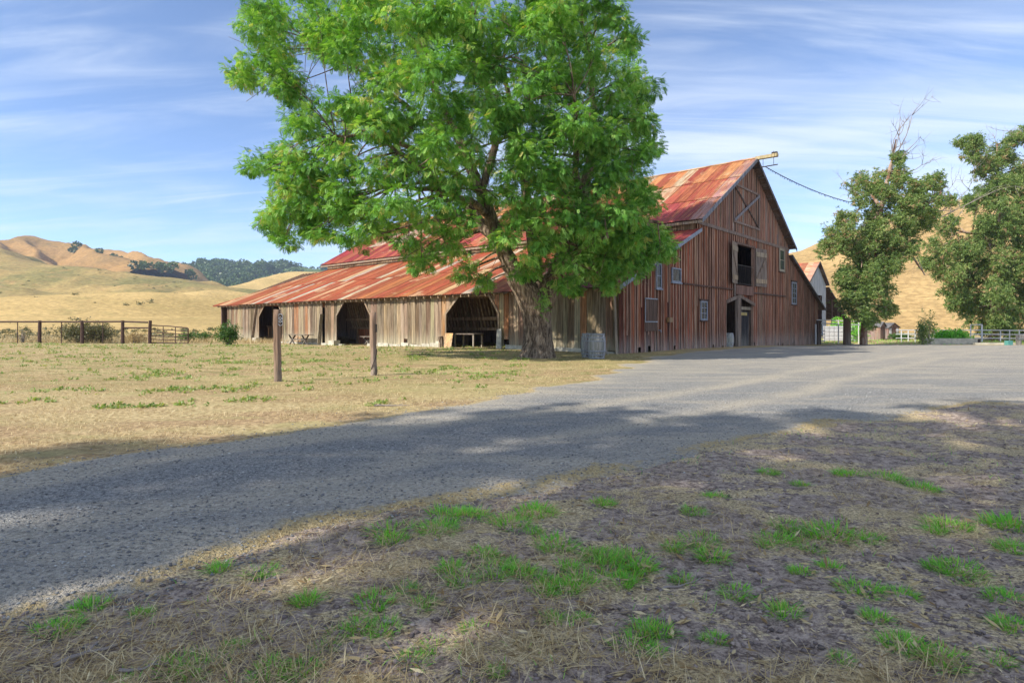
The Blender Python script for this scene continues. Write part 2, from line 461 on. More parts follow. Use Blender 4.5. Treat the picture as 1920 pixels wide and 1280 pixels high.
# ------------------------------------------------------------------ the lie of the land
ROAD = np.array([(-14, -5), (-8, 1.2), (-5.6, 3.9), (-4.45, 5.05), (-3.35, 6.4), (-2.4, 7.6), (-1.3, 8.75), (-0.4, 10.0), (0.5, 11.7),
                 (1.7, 14.2), (2.9, 17.0), (4.2, 20.2), (5.0, 22.8), (6.1, 24.6), (8.4, 28.0), (13.5, 33.8), (20.5, 41.8), (26.5, 48.3), (29.5, 49.2), (33, 47.5),
                 (40, 46.8), (55, 47), (80, 50), (80, 30), (40, 21.5), (20, 14.2), (12, 11.2), (8.4, 9.7), (6.3, 8.8), (4.6, 7.85), (2.6, 6.45),
                 (1.15, 5.25), (0.16, 4.5), (-0.89, 3.8), (-1.6, 3.15), (-2.2, 2.45), (-4.2, 0.6), (-9, -5)], dtype=np.float64)
def road_sdf(x, y):
    """positive inside the gravel"""
    x = np.asarray(x, dtype=np.float64); y = np.asarray(y, dtype=np.float64)
    shp = x.shape; x = x.ravel(); y = y.ravel()
    best = np.full(x.shape, 1e9); ins = np.zeros(x.shape, dtype=bool)
    n = len(ROAD)
    for i in range(n):
        ax, ay = ROAD[i]; bx, by = ROAD[(i + 1) % n]
        dx, dy = bx - ax, by - ay
        t = np.clip(((x - ax)*dx + (y - ay)*dy) / (dx*dx + dy*dy), 0, 1)
        best = np.minimum(best, (x - ax - t*dx)**2 + (y - ay - t*dy)**2)
        c = ((ay > y) != (by > y)) & (x < (bx - ax) * (y - ay) / (by - ay + 1e-12) + ax)
        ins ^= c
    d = np.sqrt(best)
    wob = (fbm(x * 1.1, y * 1.1, 3, 5) - 0.5) * np.clip(0.25 + 0.06 * np.hypot(x, y), 0.3, 1.6)
    return (np.where(ins, d, -d) + wob).reshape(shp)
def base_z(x, y):
    x = np.asarray(x, dtype=np.float64); y = np.asarray(y, dtype=np.float64)
    z = -0.42 * sstep(28, 52, y) * sstep(3, 22, x)
    z = z - 0.18 * sstep(30, 44, y) * sstep(0, -8, x)
    z = z + (fbm(x * 0.12, y * 0.12, 2, 1) - 0.5) * 0.12 * sstep(2, 8, np.hypot(x, y)) * (1 - sstep(60, 120, np.hypot(x, y)))
    return z
def bank_mask(x, y):
    """bare, trampled strip on the camera's side of the road"""
    x = np.asarray(x); y = np.asarray(y)
    lower = np.interp(x, [-9, -4.2, -2.2, -1.6, -0.89, 0.16, 1.15, 2.6, 4.6, 6.3, 8.4, 12, 20, 40], [-5, 0.6, 2.45, 3.15, 3.8, 4.5, 5.25, 6.45, 7.85, 8.8, 9.7, 11.2, 14.2, 21.5])
    return sstep(-0.75, -0.1, lower - y)
def ground_z(x, y, sd=None):
    x = np.asarray(x, dtype=np.float64); y = np.asarray(y, dtype=np.float64)
    if sd is None: sd = road_sdf(x, y)
    near = 1 - sstep(12, 40, np.hypot(x, y))
    bump = (fbm(x * 1.6, y * 1.6, 4, 8, 0.55) - 0.5) * (0.05 + 0.05 * bank_mask(x, y)) * near
    bump = bump + (fbm(x * 9, y * 9, 3, 21, 0.6) - 0.5) * 0.030 * (1 - sstep(6, 14, np.hypot(x, y)))
    z = base_z(x, y) + bump * (1 - sstep(-0.1, 0.4, sd))
    return z - 0.07 * sstep(0.0, 0.5, sd)
def gz(x, y): return float(ground_z(np.array([x]), np.array([y]))[0])
def surf_z(x, y):
    """top of whatever surface shows there"""
    sd = road_sdf(np.asarray(x), np.asarray(y))
    return np.maximum(ground_z(x, y, sd), road_z(x, y, sd))
def road_z(x, y, sd):
    return base_z(x, y) + 0.012 - 0.06 * sstep(0.25, -0.15, sd) + (fbm(np.asarray(x) * 5, np.asarray(y) * 5, 3, 31) - 0.5) * 0.016 - 0.014 * rut_mask(np.asarray(x, dtype=np.float64), np.asarray(y, dtype=np.float64))

def axis(segs):
    out = [segs[0][0]]
    for a, b, n, g in segs:
        u = np.linspace(0, 1, n + 1)[1:] ** g
        out += list(a + (b - a) * u)
    return np.array(out)
gx = np.concatenate([-axis([(5, 14, 40, 1.2), (14, 60, 36, 1.5), (60, 2500, 26, 2.6)])[::-1], axis([(-5, 7, 200, 1)])[1:-1], axis([(7, 16, 50, 1.2), (16, 70, 44, 1.5), (70, 2500, 24, 2.6)])])
gy = np.concatenate([[-2500, -900, -300, -100, -40, -18, -8, -3, -1, 0.5], axis([(1.4, 9, 150, 1.1), (9, 30, 110, 1.25), (30, 70, 60, 1.2), (70, 3500, 34, 2.6)])])
def grid_mesh(name, xs, ys, zf, mat, keep=None, attrs=None):
    X, Y = np.meshgrid(xs, ys); nx, ny = len(xs), len(ys)
    Z = zf(X, Y)
    V = np.stack([X, Y, Z], -1).reshape(-1, 3)
    i = np.arange(nx * ny).reshape(ny, nx)
    F = np.stack([i[:-1, :-1], i[:-1, 1:], i[1:, 1:], i[1:, :-1]], -1).reshape(-1, 4)
    A = {k: f(X, Y).ravel() for k, f in (attrs or {}).items()}
    if keep is not None:
        kv = keep(X, Y).ravel(); F = F[kv[F].any(1)]
        used = np.unique(F); re = np.full(len(V), -1); re[used] = np.arange(len(used))
        V = V[used]; F = re[F]; A = {k: a[used] for k, a in A.items()}
    return np_mesh(name, V, F, mat, None, A, True)
def green_mask(x, y):
    return sstep(9, 16, y) * (1 - sstep(2, 8, x)) * 1.0 + 0.7 * sstep(40, 60, y) * sstep(10, 30, x)
ground = grid_mesh('ground', gx, gy, ground_z, M['field'], None, {'soil': lambda x, y: bank_mask(x, y) * (1 - sstep(9, 18, np.hypot(x, y - 2)) * 0.75), 'green': green_mask})
tag(ground, kind='structure')
TRACK = np.array([(-12, -3.4), (-6.0, 1.9), (-3.4, 4.3), (-0.9, 6.5), (2.0, 9.0), (5.5, 12.4), (11, 18.2), (20, 27), (34, 38), (60, 46)], dtype=np.float64)
def rut_mask(x, y):
    best = np.full(np.shape(x), 1e9)
    for (ax, ay), (bx, by) in zip(TRACK[:-1], TRACK[1:]):
        dx, dy = bx - ax, by - ay
        t = np.clip(((x - ax)*dx + (y - ay)*dy) / (dx*dx + dy*dy), 0, 1)
        best = np.minimum(best, np.hypot(x - ax - t*dx, y - ay - t*dy))
    w = (fbm(x * 0.5, y * 0.5, 2, 55) - 0.5) * 0.5
    return np.exp(-((best - 0.75 + w) / 0.30) ** 2)
rx = gx[(gx > -16) & (gx < 82)]; ry = gy[(gy > -9) & (gy < 54)]
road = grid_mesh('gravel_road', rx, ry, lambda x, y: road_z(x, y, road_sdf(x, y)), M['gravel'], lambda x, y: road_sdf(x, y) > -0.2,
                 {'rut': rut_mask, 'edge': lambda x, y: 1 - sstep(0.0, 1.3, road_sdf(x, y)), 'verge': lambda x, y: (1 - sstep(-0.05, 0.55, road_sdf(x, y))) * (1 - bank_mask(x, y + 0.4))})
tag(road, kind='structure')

# ------------------------------------------------------------------ hills
def at(px, py, d): return ((px - 960) / 1102 * d, d, 1.3 + (607 - py) / 1102 * d)
def ridge_height(X, Y, ridges, nseed, namp=0.12, nscale=0.01):
    H = np.full(X.shape, -5.0)
    wx = (fbm(X * nscale * 0.6, Y * nscale * 0.6, 3, nseed + 40) - 0.5); wy = (fbm(X * nscale * 0.6, Y * nscale * 0.6, 3, nseed + 50) - 0.5)
    for pts, wid, powr in ridges:
        best = np.full(X.shape, 1e9); zr = np.zeros(X.shape)
        xw = X + wx * wid * 0.35; yw = Y + wy * wid * 0.35
        for (ax, ay, az), (bx, by, bz) in zip(pts[:-1], pts[1:]):
            dx, dy = bx - ax, by - ay
            t = np.clip(((xw - ax)*dx + (yw - ay)*dy) / (dx*dx + dy*dy), 0, 1)
            d = np.hypot(xw - ax - t*dx, yw - ay - t*dy)
            m = d < best
            best = np.where(m, d, best); zr = np.where(m, az + t*(bz - az), zr)
        u = np.clip(best / wid, 0, 1)
        f = (1 - u) ** powr * (1 + u * powr * 0.55)
        sp = fbm(X * nscale, Y * nscale, 4, nseed, 0.5)
        gul = np.abs(fbm(X * nscale * 1.3, Y * nscale * 1.3, 3, nseed + 7) - 0.5) * 2
        h = zr * f * (1 + (sp - 0.55) * namp * np.clip(u * 5, 0, 1) * 2 - 0.0) + (gul - 0.35) * zr * namp * np.clip(u * 4, 0, 1) * (1 - u) * 1.6
        h = np.where(u >= 1, -5.0, h - 4.0 * u ** 3)
        H = np.maximum(H, h)
    return H
def hill(name, ridges, mat, box, n, seed, namp, nscale):
    x0, x1, y0, y1 = box
    xs = np.linspace(x0, x1, n[0]); ys = np.linspace(y0, y1, n[1])
    o = grid_mesh(name, xs, ys, lambda X, Y: ridge_height(X, Y, ridges, seed, namp, nscale), mat, lambda X, Y: ridge_height(X, Y, ridges, seed, namp, nscale) > -2)
    return tag(o, kind='structure')
R_gold = [([at(-420, 470, 800), at(-250, 455, 760), at(-100, 452, 730), at(0, 448, 700), at(28, 440, 700), at(75, 451, 690), at(140, 457, 680), at(180, 474, 640), at(225, 497, 560), at(262, 520, 500)], 260, 1.25),
          ([at(28, 440, 700), at(60, 480, 600), at(80, 505, 520)], 150, 1.3),
          ([at(120, 470, 860), at(170, 464, 820), at(215, 466, 800), at(236, 472, 780), at(252, 471, 770), at(300, 490, 700), at(325, 515, 600)], 230, 1.25),
          ([at(200, 470, 820), at(205, 505, 640)], 130, 1.3),
          ([at(230, 492, 1250), at(310, 489, 1200), at(350, 491, 1180), at(420, 508, 1150)], 260, 1.2)]
hill('golden_hills', R_gold, M['hill_gold'], (-1300, -350, 380, 1500), (300, 300), 3, 0.34, 0.0135)
R_green = [([at(-330, 440, 470), at(-120, 450, 430), at(-20, 459, 410), at(35, 475, 390), at(110, 496, 370), at(200, 508, 355), at(285, 518, 345), at(370, 531, 335), at(480, 541, 330), at(620, 552, 330), at(900, 566, 340)], 190, 1.2)]
hill('green_slope', R_green, M['hill_green'], (-720, 40, 140, 620), (240, 180), 9, 0.26, 0.022)
R_e = [([at(430, 552, 520), at(470, 537, 515), at(500, 524, 510), at(525, 516, 505), at(555, 511, 500), at(600, 511, 500), at(700, 505, 500), at(900, 510, 520), at(1200, 520, 560)], 150, 1.2)]
hill('bald_hill', R_e, M['hill_near'], (-380, 200, 330, 700), (120, 90), 12, 0.08, 0.02)
R_near = [([at(-420, 548, 175), at(-200, 556, 172), at(0, 561, 170), at(110, 555, 168), at(190, 551, 166), at(262, 551, 164), at(340, 557, 160), at(430, 572, 155), at(520, 586, 150)], 98, 1.35),
          ([at(250, 566, 260), at(320, 553, 255), at(370, 546, 250), at(412, 543, 250), at(455, 549, 250), at(520, 560, 250), at(640, 575, 250)], 80, 1.3)]
hill('near_rise', R_near, M['hill_near'], (-330, 20, 60, 350), (200, 170), 17, 0.12, 0.035)
R_wood = [([at(320, 512, 990), at(335, 501, 1000), at(365, 493, 1020), at(420, 497, 1040), at(475, 503, 1050), at(521, 498, 1050), at(567, 502, 1050), at(640, 507, 1050), at(760, 520, 1050), at(950, 540, 1060)], 330, 1.2),
          ([at(365, 493, 1020), at(380, 520, 850), at(400, 540, 740)], 130, 1.3), ([at(475, 503, 1050), at(455, 525, 850), at(440, 541, 740)], 130, 1.3), ([at(567, 502, 1050), at(540, 520, 900), at(510, 538, 780)], 140, 1.3),
          ([at(335, 501, 1000), at(350, 512, 880), at(385, 535, 760)], 90, 1.3)]
hill('wooded_hill', R_wood, M['hill_wood'], (-900, 150, 620, 1420), (150, 120), 23, 0.22, 0.012)
R_east = [([at(1280, 545, 300), at(1400, 520, 290), at(1480, 497, 280), at(1574, 474, 265), at(1660, 448, 245), at(1742, 421, 225), at(1817, 388, 210), at(1900, 362, 200), at(2060, 330, 195), at(2400, 300, 200)], 135, 1.12)]
hill('east_hill', R_east, M['hill_east'], (20, 420, 70, 450), (170, 160), 27, 0.05, 0.02)

# ------------------------------------------------------------------ foliage tools
def frames(D, roll):
    """orthonormal frames with x along D"""
    D = D / np.linalg.norm(D, axis=1, keepdims=True)
    up = np.tile([0.0, 0.0, 1.0], (len(D), 1)); up[np.abs(D[:, 2]) > 0.95] = (1, 0, 0)
    S = np.cross(up, D); S /= np.linalg.norm(S, axis=1, keepdims=True)
    U = np.cross(D, S)
    c, s = np.cos(roll)[:, None], np.sin(roll)[:, None]
    return D, S*c + U*s, U*c - S*s
def place(tv, tf, P, D, roll, scale, var, jit=0.0):
    """copies of a template (tv verts, tf quads) at P with x axis along D"""
    X, Y, Z = frames(D, roll); n = len(P); k = len(tv)
    V = (tv[None, :, 0, None] * X[:, None] + tv[None, :, 1, None] * Y[:, None] + tv[None, :, 2, None] * Z[:, None]) * scale[:, None, None] + P[:, None]
    F = (tf[None] + (np.arange(n) * k)[:, None, None]).reshape(-1, tf.shape[1])
    return V.reshape(-1, 3), F, np.repeat(var, k)
def rhomb(b, d, L, W, nrm=(0, 0, 1)):
    b = np.array(b, float); d = np.array(d, float); d /= np.linalg.norm(d)
    s = np.cross(nrm, d); s /= np.linalg.norm(s)
    return [b, b + d*L*0.45 + s*W/2, b + d*L, b + d*L*0.45 - s*W/2]
def compound_leaf():
    v = []
    for x in (0.18, 0.36, 0.54, 0.72):
        for sg in (-1, 1):
            z = -0.28 * x * x
            v += rhomb((x, 0, z), (0.62, 0.78 * sg, -0.22), 0.40 - 0.12 * abs(x - 0.45), 0.15)
    v += rhomb((0.8, 0, -0.18), (1, 0, -0.5), 0.34, 0.14)
    v = np.array(v); return v, np.arange(len(v)).reshape(-1, 4)
def gum_spray(seed=0):
    r = np.random.default_rng(seed); v = []
    for i in range(9):
        b = np.array([r.uniform(0, 0.5), r.uniform(-0.22, 0.22), r.uniform(-0.15, 0.15)])
        d = np.array([r.uniform(0.1, 0.9), r.uniform(-0.8, 0.8), r.uniform(-1.1, 0.3)])
        v += rhomb(b, d, r.uniform(0.4, 0.65), 0.13, r.normal(size=3))
    v = np.array(v); return v, np.arange(len(v)).reshape(-1, 4)
def leaf_card(seed=0, k=5, wid=0.35):
    r = np.random.default_rng(seed); v = []
    for i in range(k):
        v += rhomb(r.uniform(-0.3, 0.3, 3), r.normal(size=3), r.uniform(0.5, 0.9), wid, r.normal(size=3))
    v = np.array(v); return v, np.arange(len(v)).reshape(-1, 4)
def shell_points(rng, c, r, n, sq=0.8, inner=0.35):
    d = rng.normal(size=(n, 3)); d /= np.linalg.norm(d, axis=1, keepdims=True)
    d[:, 2] = np.where(d[:, 2] < -0.35, d[:, 2] * 0.6, d[:, 2])
    rad = r * (inner + (1 - inner) * rng.random(n) ** 0.55) * (0.85 + 0.3 * rng.random(n))
    P = np.array(c)[None] + d * rad[:, None] * np.array([1, 1, sq])[None]
    return P, d

# ------------------------------------------------------------------ the big tree in front of the barn
def big_tree():
    root = empty('shade_tree', (0.98, 23.0, gz(0.98, 23.0)))
    tag(root, 'big leafy green tree with thick furrowed trunk in front of the barn', 'tree')
    T = np.array([0.98, 23.0, 0.0])
    rng = np.random.default_rng(42)
    # trunk and first fork: one displaced surface, furrowed bark twisting round it
    prof = [(0.0, -0.25, 0.76, 0.0, 0.0), (0.04, 0.0, 0.68, 0, 0), (0.12, 0.25, 0.59, 0.02, 0), (0.3, 0.7, 0.52, 0.04, 0), (0.5, 1.25, 0.49, 0.03, 0), (0.7, 1.75, 0.52, -0.05, 0), (0.85, 2.15, 0.56, -0.16, 0), (0.95, 2.5, 0.52, -0.36, 0), (1.0, 2.95, 0.42, -0.72, 0.0)]
    prof = np.array(prof)
    nu, nv = 96, 90
    zz = np.linspace(prof[0, 1], prof[-1, 1], nv)
    rr = np.interp(zz, prof[:, 1], prof[:, 2]); ox = np.interp(zz, prof[:, 1], prof[:, 3])
    A = np.linspace(0, 2 * math.pi, nu, endpoint=False)
    aa, ZZ = np.meshgrid(A, zz)
    tw = aa + ZZ * 0.35
    cxn, cyn = np.cos(tw) * 3.4, np.sin(tw) * 3.4
    n_f = fbm(cxn * 2.4 + 20, cyn * 2.4 + ZZ * 0.8 + 20, 3, 3)
    ridg = 1 - np.abs(n_f - 0.5) * 4
    root_fl = (np.cos(aa * 5 + 0.6) * 0.5 + np.cos(aa * 3 + 1.9) * 0.5) * 0.16 * np.clip(1 - (ZZ + 0.2) / 0.9, 0, 1)
    R = rr[:, None] * (1 + root_fl + 0.05 * np.cos(aa * 2 + 1.0) + 0.08 * (fbm(cxn * 0.5 + 5, cyn * 0.5 + ZZ, 2, 9) - 0.5)) + ridg * 0.040
    V = np.stack([ox[:, None] + R * np.cos(aa), R * np.sin(aa), ZZ], -1).reshape(-1, 3)
    i = np.arange(nu * nv).reshape(nv, nu); j = np.roll(i, -1, 1)
    F = np.stack([i[:-1], j[:-1], j[1:], i[1:]], -1).reshape(-1, 4)
    np_mesh('trunk', V, F, M['bark'], root, None, True)
    # limbs (relative to the base)
    limbs = [
        [(-0.55, 0, 2.7, .42), (-0.88, 0, 3.3, .37), (-1.22, -.05, 4.0, .33), (-1.52, -.1, 4.7, .28), (-1.8, -.1, 5.4, .26), (-2.2, -.2, 6.4, .235), (-2.65, -.3, 7.5, .21), (-3.2, -.3, 8.8, .17), (-3.9, -.5, 10.2, .13), (-4.4, -.6, 11.8, .08), (-4.6, -.7, 13.3, .04)],
        [(-1.35, 0.05, 4.2, .24), (-1.9, .25, 4.9, .22), (-2.5, .6, 5.7, .19), (-3.3, .9, 6.6, .16), (-4.5, 1.1, 7.6, .12), (-6.0, 1.0, 8.6, .08), (-7.4, .7, 9.2, .05)],
        [(-2.2, -.2, 6.4, .15), (-3.0, -1.0, 6.9, .13), (-4.2, -2.0, 7.4, .10), (-5.6, -2.7, 7.8, .07), (-7.0, -3.0, 7.7, .04)],
        [(-2.65, -.3, 7.5, .15), (-3.8, .2, 8.6, .12), (-5.2, .5, 10.0, .09), (-6.8, .3, 11.2, .06), (-8.2, 0, 12.0, .03)],
        [(-1.8, -.1, 5.4, .16), (-2.4, -1.4, 5.8, .13), (-3.4, -2.7, 5.9, .10), (-4.8, -3.8, 5.8, .06)],
        [(0.25, 0.05, 2.1, .42), (0.45, .1, 2.8, .36), (0.85, .2, 3.6, .31), (1.35, .2, 4.6, .27), (1.75, .1, 5.8, .24), (2.0, 0, 7.1, .20), (2.2, -.1, 8.6, .16), (2.2, -.2, 10.2, .12), (1.9, -.3, 12, .08), (1.7, -.3, 13.5, .04)],
        [(0.0, 0.25, 2.2, .40), (0.0, .7, 3.2, .30), (-.1, 1.3, 4.6, .25), (-.3, 1.8, 6.4, .21), (-.7, 2.1, 8.4, .17), (-1.0, 2.2, 10.4, .12), (-1.4, 2.2, 12.6, .07)],
        [(-2.2, -.2, 6.4, .17), (-1.7, -.4, 7.8, .15), (-1.5, -.5, 9.2, .13), (-2.1, -.6, 10.6, .10), (-2.6, -.7, 12.4, .06)],
        [(1.35, .2, 4.6, .17), (2.2, -.8, 5.0, .14), (3.2, -1.6, 5.2, .10), (4.2, -2.1, 4.9, .06)],
        [(1.75, .1, 5.8, .17), (2.8, .8, 6.8, .13), (3.8, 1.2, 7.9, .09), (4.6, 1.4, 9.0, .05)],
        [(0.45, .1, 2.8, .2), (.9, -1.0, 3.5, .16), (1.5, -2.3, 4.0, .12), (2.2, -3.4, 4.2, .07)],
        [(0.85, .2, 3.6, .16), (2.0, 1.0, 4.1, .13), (3.4, 1.6, 4.4, .09), (4.8, 1.8, 4.6, .05)],
        [(1.75, .1, 5.8, .15), (1.4, -1.5, 7.0, .12), (1.2, -3.0, 8.0, .08), (1.0, -4.2, 8.6, .05)],
    ]
    mb = MB(); nodes = []
    for L in limbs:
        P = np.array([l[:3] for l in L]); Rr = np.array([l[3] for l in L])
        u = np.linspace(0, len(L) - 1, (len(L) - 1) * 4 + 1); k = np.arange(len(L))
        Q = np.stack([np.interp(u, k, P[:, q]) for q in range(3)], -1); rq = np.interp(u, k, Rr)
        for q in range(3):   # soften the corners
            Q[1:-1, q] = (Q[:-2, q] + 2*Q[1:-1, q] + Q[2:, q]) / 4
        Q[1:-1] += rng.normal(size=Q[1:-1].shape) * 0.03
        mb.tube(Q, rq, 10)
        nodes += [(Q[m], rq[m]) for m in range(2, len(Q))]
    # crown lobes: (across, height) where each mass of foliage hangs, then spread through the crown's depth
    L2 = [(510,60,52),(462,132,40),(600,40,60),(690,30,66),(780,40,66),(870,30,66),(960,45,58),(1040,60,62),(1115,105,55),(1150,25,34),(1080,150,56),(1172,70,30),
          (525,125,44),(650,110,58),(720,130,64),(800,140,64),(880,115,52),(1000,150,58),(1150,180,52),(1185,150,42),(490,20,42),
          (568,225,50),(640,205,44),(700,220,56),(770,230,62),(845,215,46),(1010,230,58),(1080,240,58),(1150,260,55),(1200,225,36),(545,175,36),
          (515,312,40),(570,300,48),(640,290,46),(720,310,56),(790,310,52),(960,300,44),(1030,310,58),(1110,330,58),(1180,320,46),(1205,285,32),
          (525,385,40),(590,375,44),(660,370,40),(740,385,50),(810,395,46),(1000,390,56),(1070,400,58),(1150,400,55),(1200,380,40),
          (505,420,26),(560,410,34),(620,400,40),(545,340,40),(610,330,44),(690,400,36),(535,445,28),(600,435,30),(690,430,26),(640,450,22),(765,450,30),(840,448,36),(868,415,24),(885,505,26),(1010,470,48),(1080,470,55),(1160,460,55),(1225,440,40),(790,500,22),
          (900,180,44),(935,235,40),(895,290,36),(860,345,40),(945,360,34),(930,110,44),(1040,20,50),(970,200,40),(900,235,34),(830,280,44),(990,270,40),(1050,350,44),(960,430,34),(1100,280,46),(1130,440,46),(1240,470,30),(1215,480,36),(1170,430,44),(1100,430,44),(905,540,20),(985,505,32),(1060,525,30),(1130,515,40),(1190,498,40),(1145,540,22),
          (560,-40,56),(680,-55,72),(800,-75,80),(920,-75,80),(1030,-50,70),(1105,-20,45),(740,-165,72),(860,-190,80),(980,-155,72)]
    VV, FF, AA = [], [], []; off = 0
    tv, tf = compound_leaf()
    for (px, py, r) in L2:
        w = math.sqrt(max(0.04, 1 - ((px - 850) / 440.0) ** 2 - ((py - 190) / 430.0) ** 2))
        deps = [-5.6 * w * rng.uniform(0.75, 1.0), rng.uniform(-0.35, 0.35) * 5 * w, 5.6 * w * rng.uniform(0.7, 1.0)]
        if py > 470 and 870 < px < 1000: deps = [-1.6, 1.0]
        for di, dd in enumerate(deps):
            D = 23.0 + dd; k = D / 1102.0
            jx, jy = (rng.uniform(-28, 28), rng.uniform(-22, 22)) if di else (0, 0)
            rr_ = r * (1.0 if di == 0 else rng.uniform(0.75, 1.0))
            edge = ((px - 850) / 440.0) ** 2 + ((py - 190) / 430.0) ** 2 > 0.75
            if edge: jx *= 0.4; jy *= 0.4
            c = np.array([(px + jx - 960) * k - T[0], dd, 1.3 + (607 - (py + jy)) * k])
            Rm = rr_ * k
            if c[2] < 2.6 + Rm * 0.5: c[2] = 2.6 + Rm * 0.5
            # two or three ragged sub-clumps make up each lobe
            for q in range(5):
                dq = rng.normal(size=3); dq /= np.linalg.norm(dq)
                cs = c + dq * Rm * 0.62 * np.array([1, 1, 0.8]); rs = Rm * rng.uniform(0.36, 0.62)
                n = int(130 * (rs / 0.6) ** 2 * (1.0, 0.62, 0.55)[di]) + 14
                P, d = shell_points(rng, cs, rs, n, 0.85, 0.25)
                ax = d * 0.9 + rng.normal(size=(n, 3)) * 0.55 + np.array([0, 0, -0.45])
                sc = rng.uniform(0.18, 0.31, n)
                var = np.clip(rng.normal(0.5, 0.20, n) + 0.5 * (rng.random() - 0.5), 0, 1)
                v, f, a = place(tv, tf, P, ax, rng.uniform(-0.6, 0.6, n), sc, var)
                VV.append(v); FF.append(f + off); AA.append(a); off += len(v)
            # a twig from the nearest limb into the lobe
            best = min(nodes, key=lambda nd: np.linalg.norm(nd[0] - c) + (1.2 if nd[0][2] > c[2] + 1.0 else 0))
            p0 = best[0]; L = np.linalg.norm(c - p0)
            if L > 0.4:
                mid = (p0 + c) / 2 + np.array([0, 0, 0.12 * L]) + rng.normal(size=3) * 0.08 * L
                u = np.linspace(0, 1, 6)[:, None]
                Q = (1-u)**2 * p0 + 2*u*(1-u)*mid + u*u*c
                r0 = min(best[1] * 0.55, 0.028 + 0.016 * L)
                mb.tube(Q, np.linspace(r0, 0.012, 6), 5)
                for q in range(2):
                    e = c + rng.normal(size=3) * Rm * 0.6
                    mb.tube([Q[4], (Q[4] + e) / 2 + rng.normal(size=3) * 0.1, e], [0.016, 0.011, 0.006], 4)
    mb.build('limbs', M['bark'], root, None, True)
    # suckers on the trunk
    P = np.array([0.22, -0.62, 2.15]) + rng.normal(size=(46, 3)) * np.array([0.13, 0.1, 0.30])
    v, f, a = place(tv, tf, P, rng.normal(size=(46, 3)) + np.array([0.1, -0.4, -0.5]), rng.uniform(-1, 1, 46), rng.uniform(0.2, 0.3, 46), rng.random(46) * 0.6 + 0.3)
    VV.append(v); FF.append(f + off); AA.append(a); off += len(v)
    np_mesh('crown', np.concatenate(VV), np.concatenate(FF), M['leaf'], root, {'var': np.concatenate(AA)})
    root.location.z = 0
    return root
big_tree()

# ------------------------------------------------------------------ gum trees
def gum_tree(base, label, lobes, limbs, dead, ref, seed, dens=1.0, name='gum_tree', leaf_scale=(0.32, 0.55), cat='tree', group=None):
    bx, by = base; bz = gz(bx, by) - 0.05
    root = empty(name, (bx, by, bz)); tag(root, label, cat, group)
    rng = np.random.default_rng(seed); mb = MB(); nodes = []
    for L in limbs:
        P = np.array([l[:3] for l in L]); Rr = np.array([l[3] for l in L])
        u = np.linspace(0, len(L) - 1, (len(L) - 1) * 3 + 1); k = np.arange(len(L))
        Q = np.stack([np.interp(u, k, P[:, q]) for q in range(3)], -1); rq = np.interp(u, k, Rr)
        Q[1:-1] += rng.normal(size=Q[1:-1].shape) * 0.05
        mb.tube(Q, rq, 9); nodes += [(Q[m], rq[m]) for m in range(1, len(Q))]
    tv, tf = gum_spray(seed)
    VV, FF, AA = [], [], []; off = 0
    for (c, R, brown) in lobes:
        c = np.array(c, float)
        for q in range(6):
            dq = rng.normal(size=3); dq /= np.linalg.norm(dq)
            cs = c + dq * R * rng.uniform(0.45, 1.05); rs = R * rng.uniform(0.22, 0.46)
            n = int(30 * dens * (rs / 0.6) ** 2) + 10
            P, d = shell_points(rng, cs, rs, n, 1.0, 0.1)
            P += rng.normal(size=P.shape) * rs * 0.32
            P[:, 2] -= rng.random(n) ** 2 * R * 0.5
            ax = d * 0.5 + rng.normal(size=(n, 3)) * 0.5 + np.array([0, 0, -0.8])
            var = np.clip(rng.normal(0.45, 0.2, n) + (rng.random(n) < brown) * 0.5, 0, 1)
            v, f, a = place(tv, tf, P, ax, rng.uniform(-1, 1, n), rng.uniform(*leaf_scale, n), var)
            VV.append(v); FF.append(f + off); AA.append(a); off += len(v)
        best = min(nodes, key=lambda nd: np.linalg.norm(nd[0] - c))
        p0 = best[0]; L = np.linalg.norm(c - p0)
        if L > 0.5:
            mid = (p0 + c) / 2 + rng.normal(size=3) * 0.12 * L
            u = np.linspace(0, 1, 6)[:, None]
            mb.tube((1-u)**2 * p0 + 2*u*(1-u)*mid + u*u*c, np.linspace(min(best[1]*0.6, 0.03 + 0.02*L), 0.02, 6), 5)
    mb.build('trunk', M['gum_bark'], root, None, True)
    np_mesh('crown', np.concatenate(VV), np.concatenate(FF), M['gum_leaf'], root, {'var': np.concatenate(AA)})
    if dead:
        db = MB()
        def grow(p, d, L, r, lev):
            pts = [p]; dd = Vector(d).normalized()
            for i in range(4):
                dd = (dd + Vector(rng.normal(size=3)) * 0.16 + Vector((0, 0, 0.05))).normalized(); pts.append(pts[-1] + dd * L / 4)
            db.tube(pts, [r, r*0.8, r*0.62, r*0.45, r*0.25], 5)
            if lev > 0:
                for k in range(4):
                    i = rng.integers(1, 5)
                    nd = (dd + Vector(rng.normal(size=3)) * 0.75).normalized()
                    grow(pts[i], nd, L * rng.uniform(0.4, 0.65), r * 0.5, lev - 1)
        for (p, d, L, r) in dead: grow(Vector(p), d, L, r, 2)
        tag(db.build('dead_branches', M['dead_wood'], root, None, True), kind='stuff')
    return root

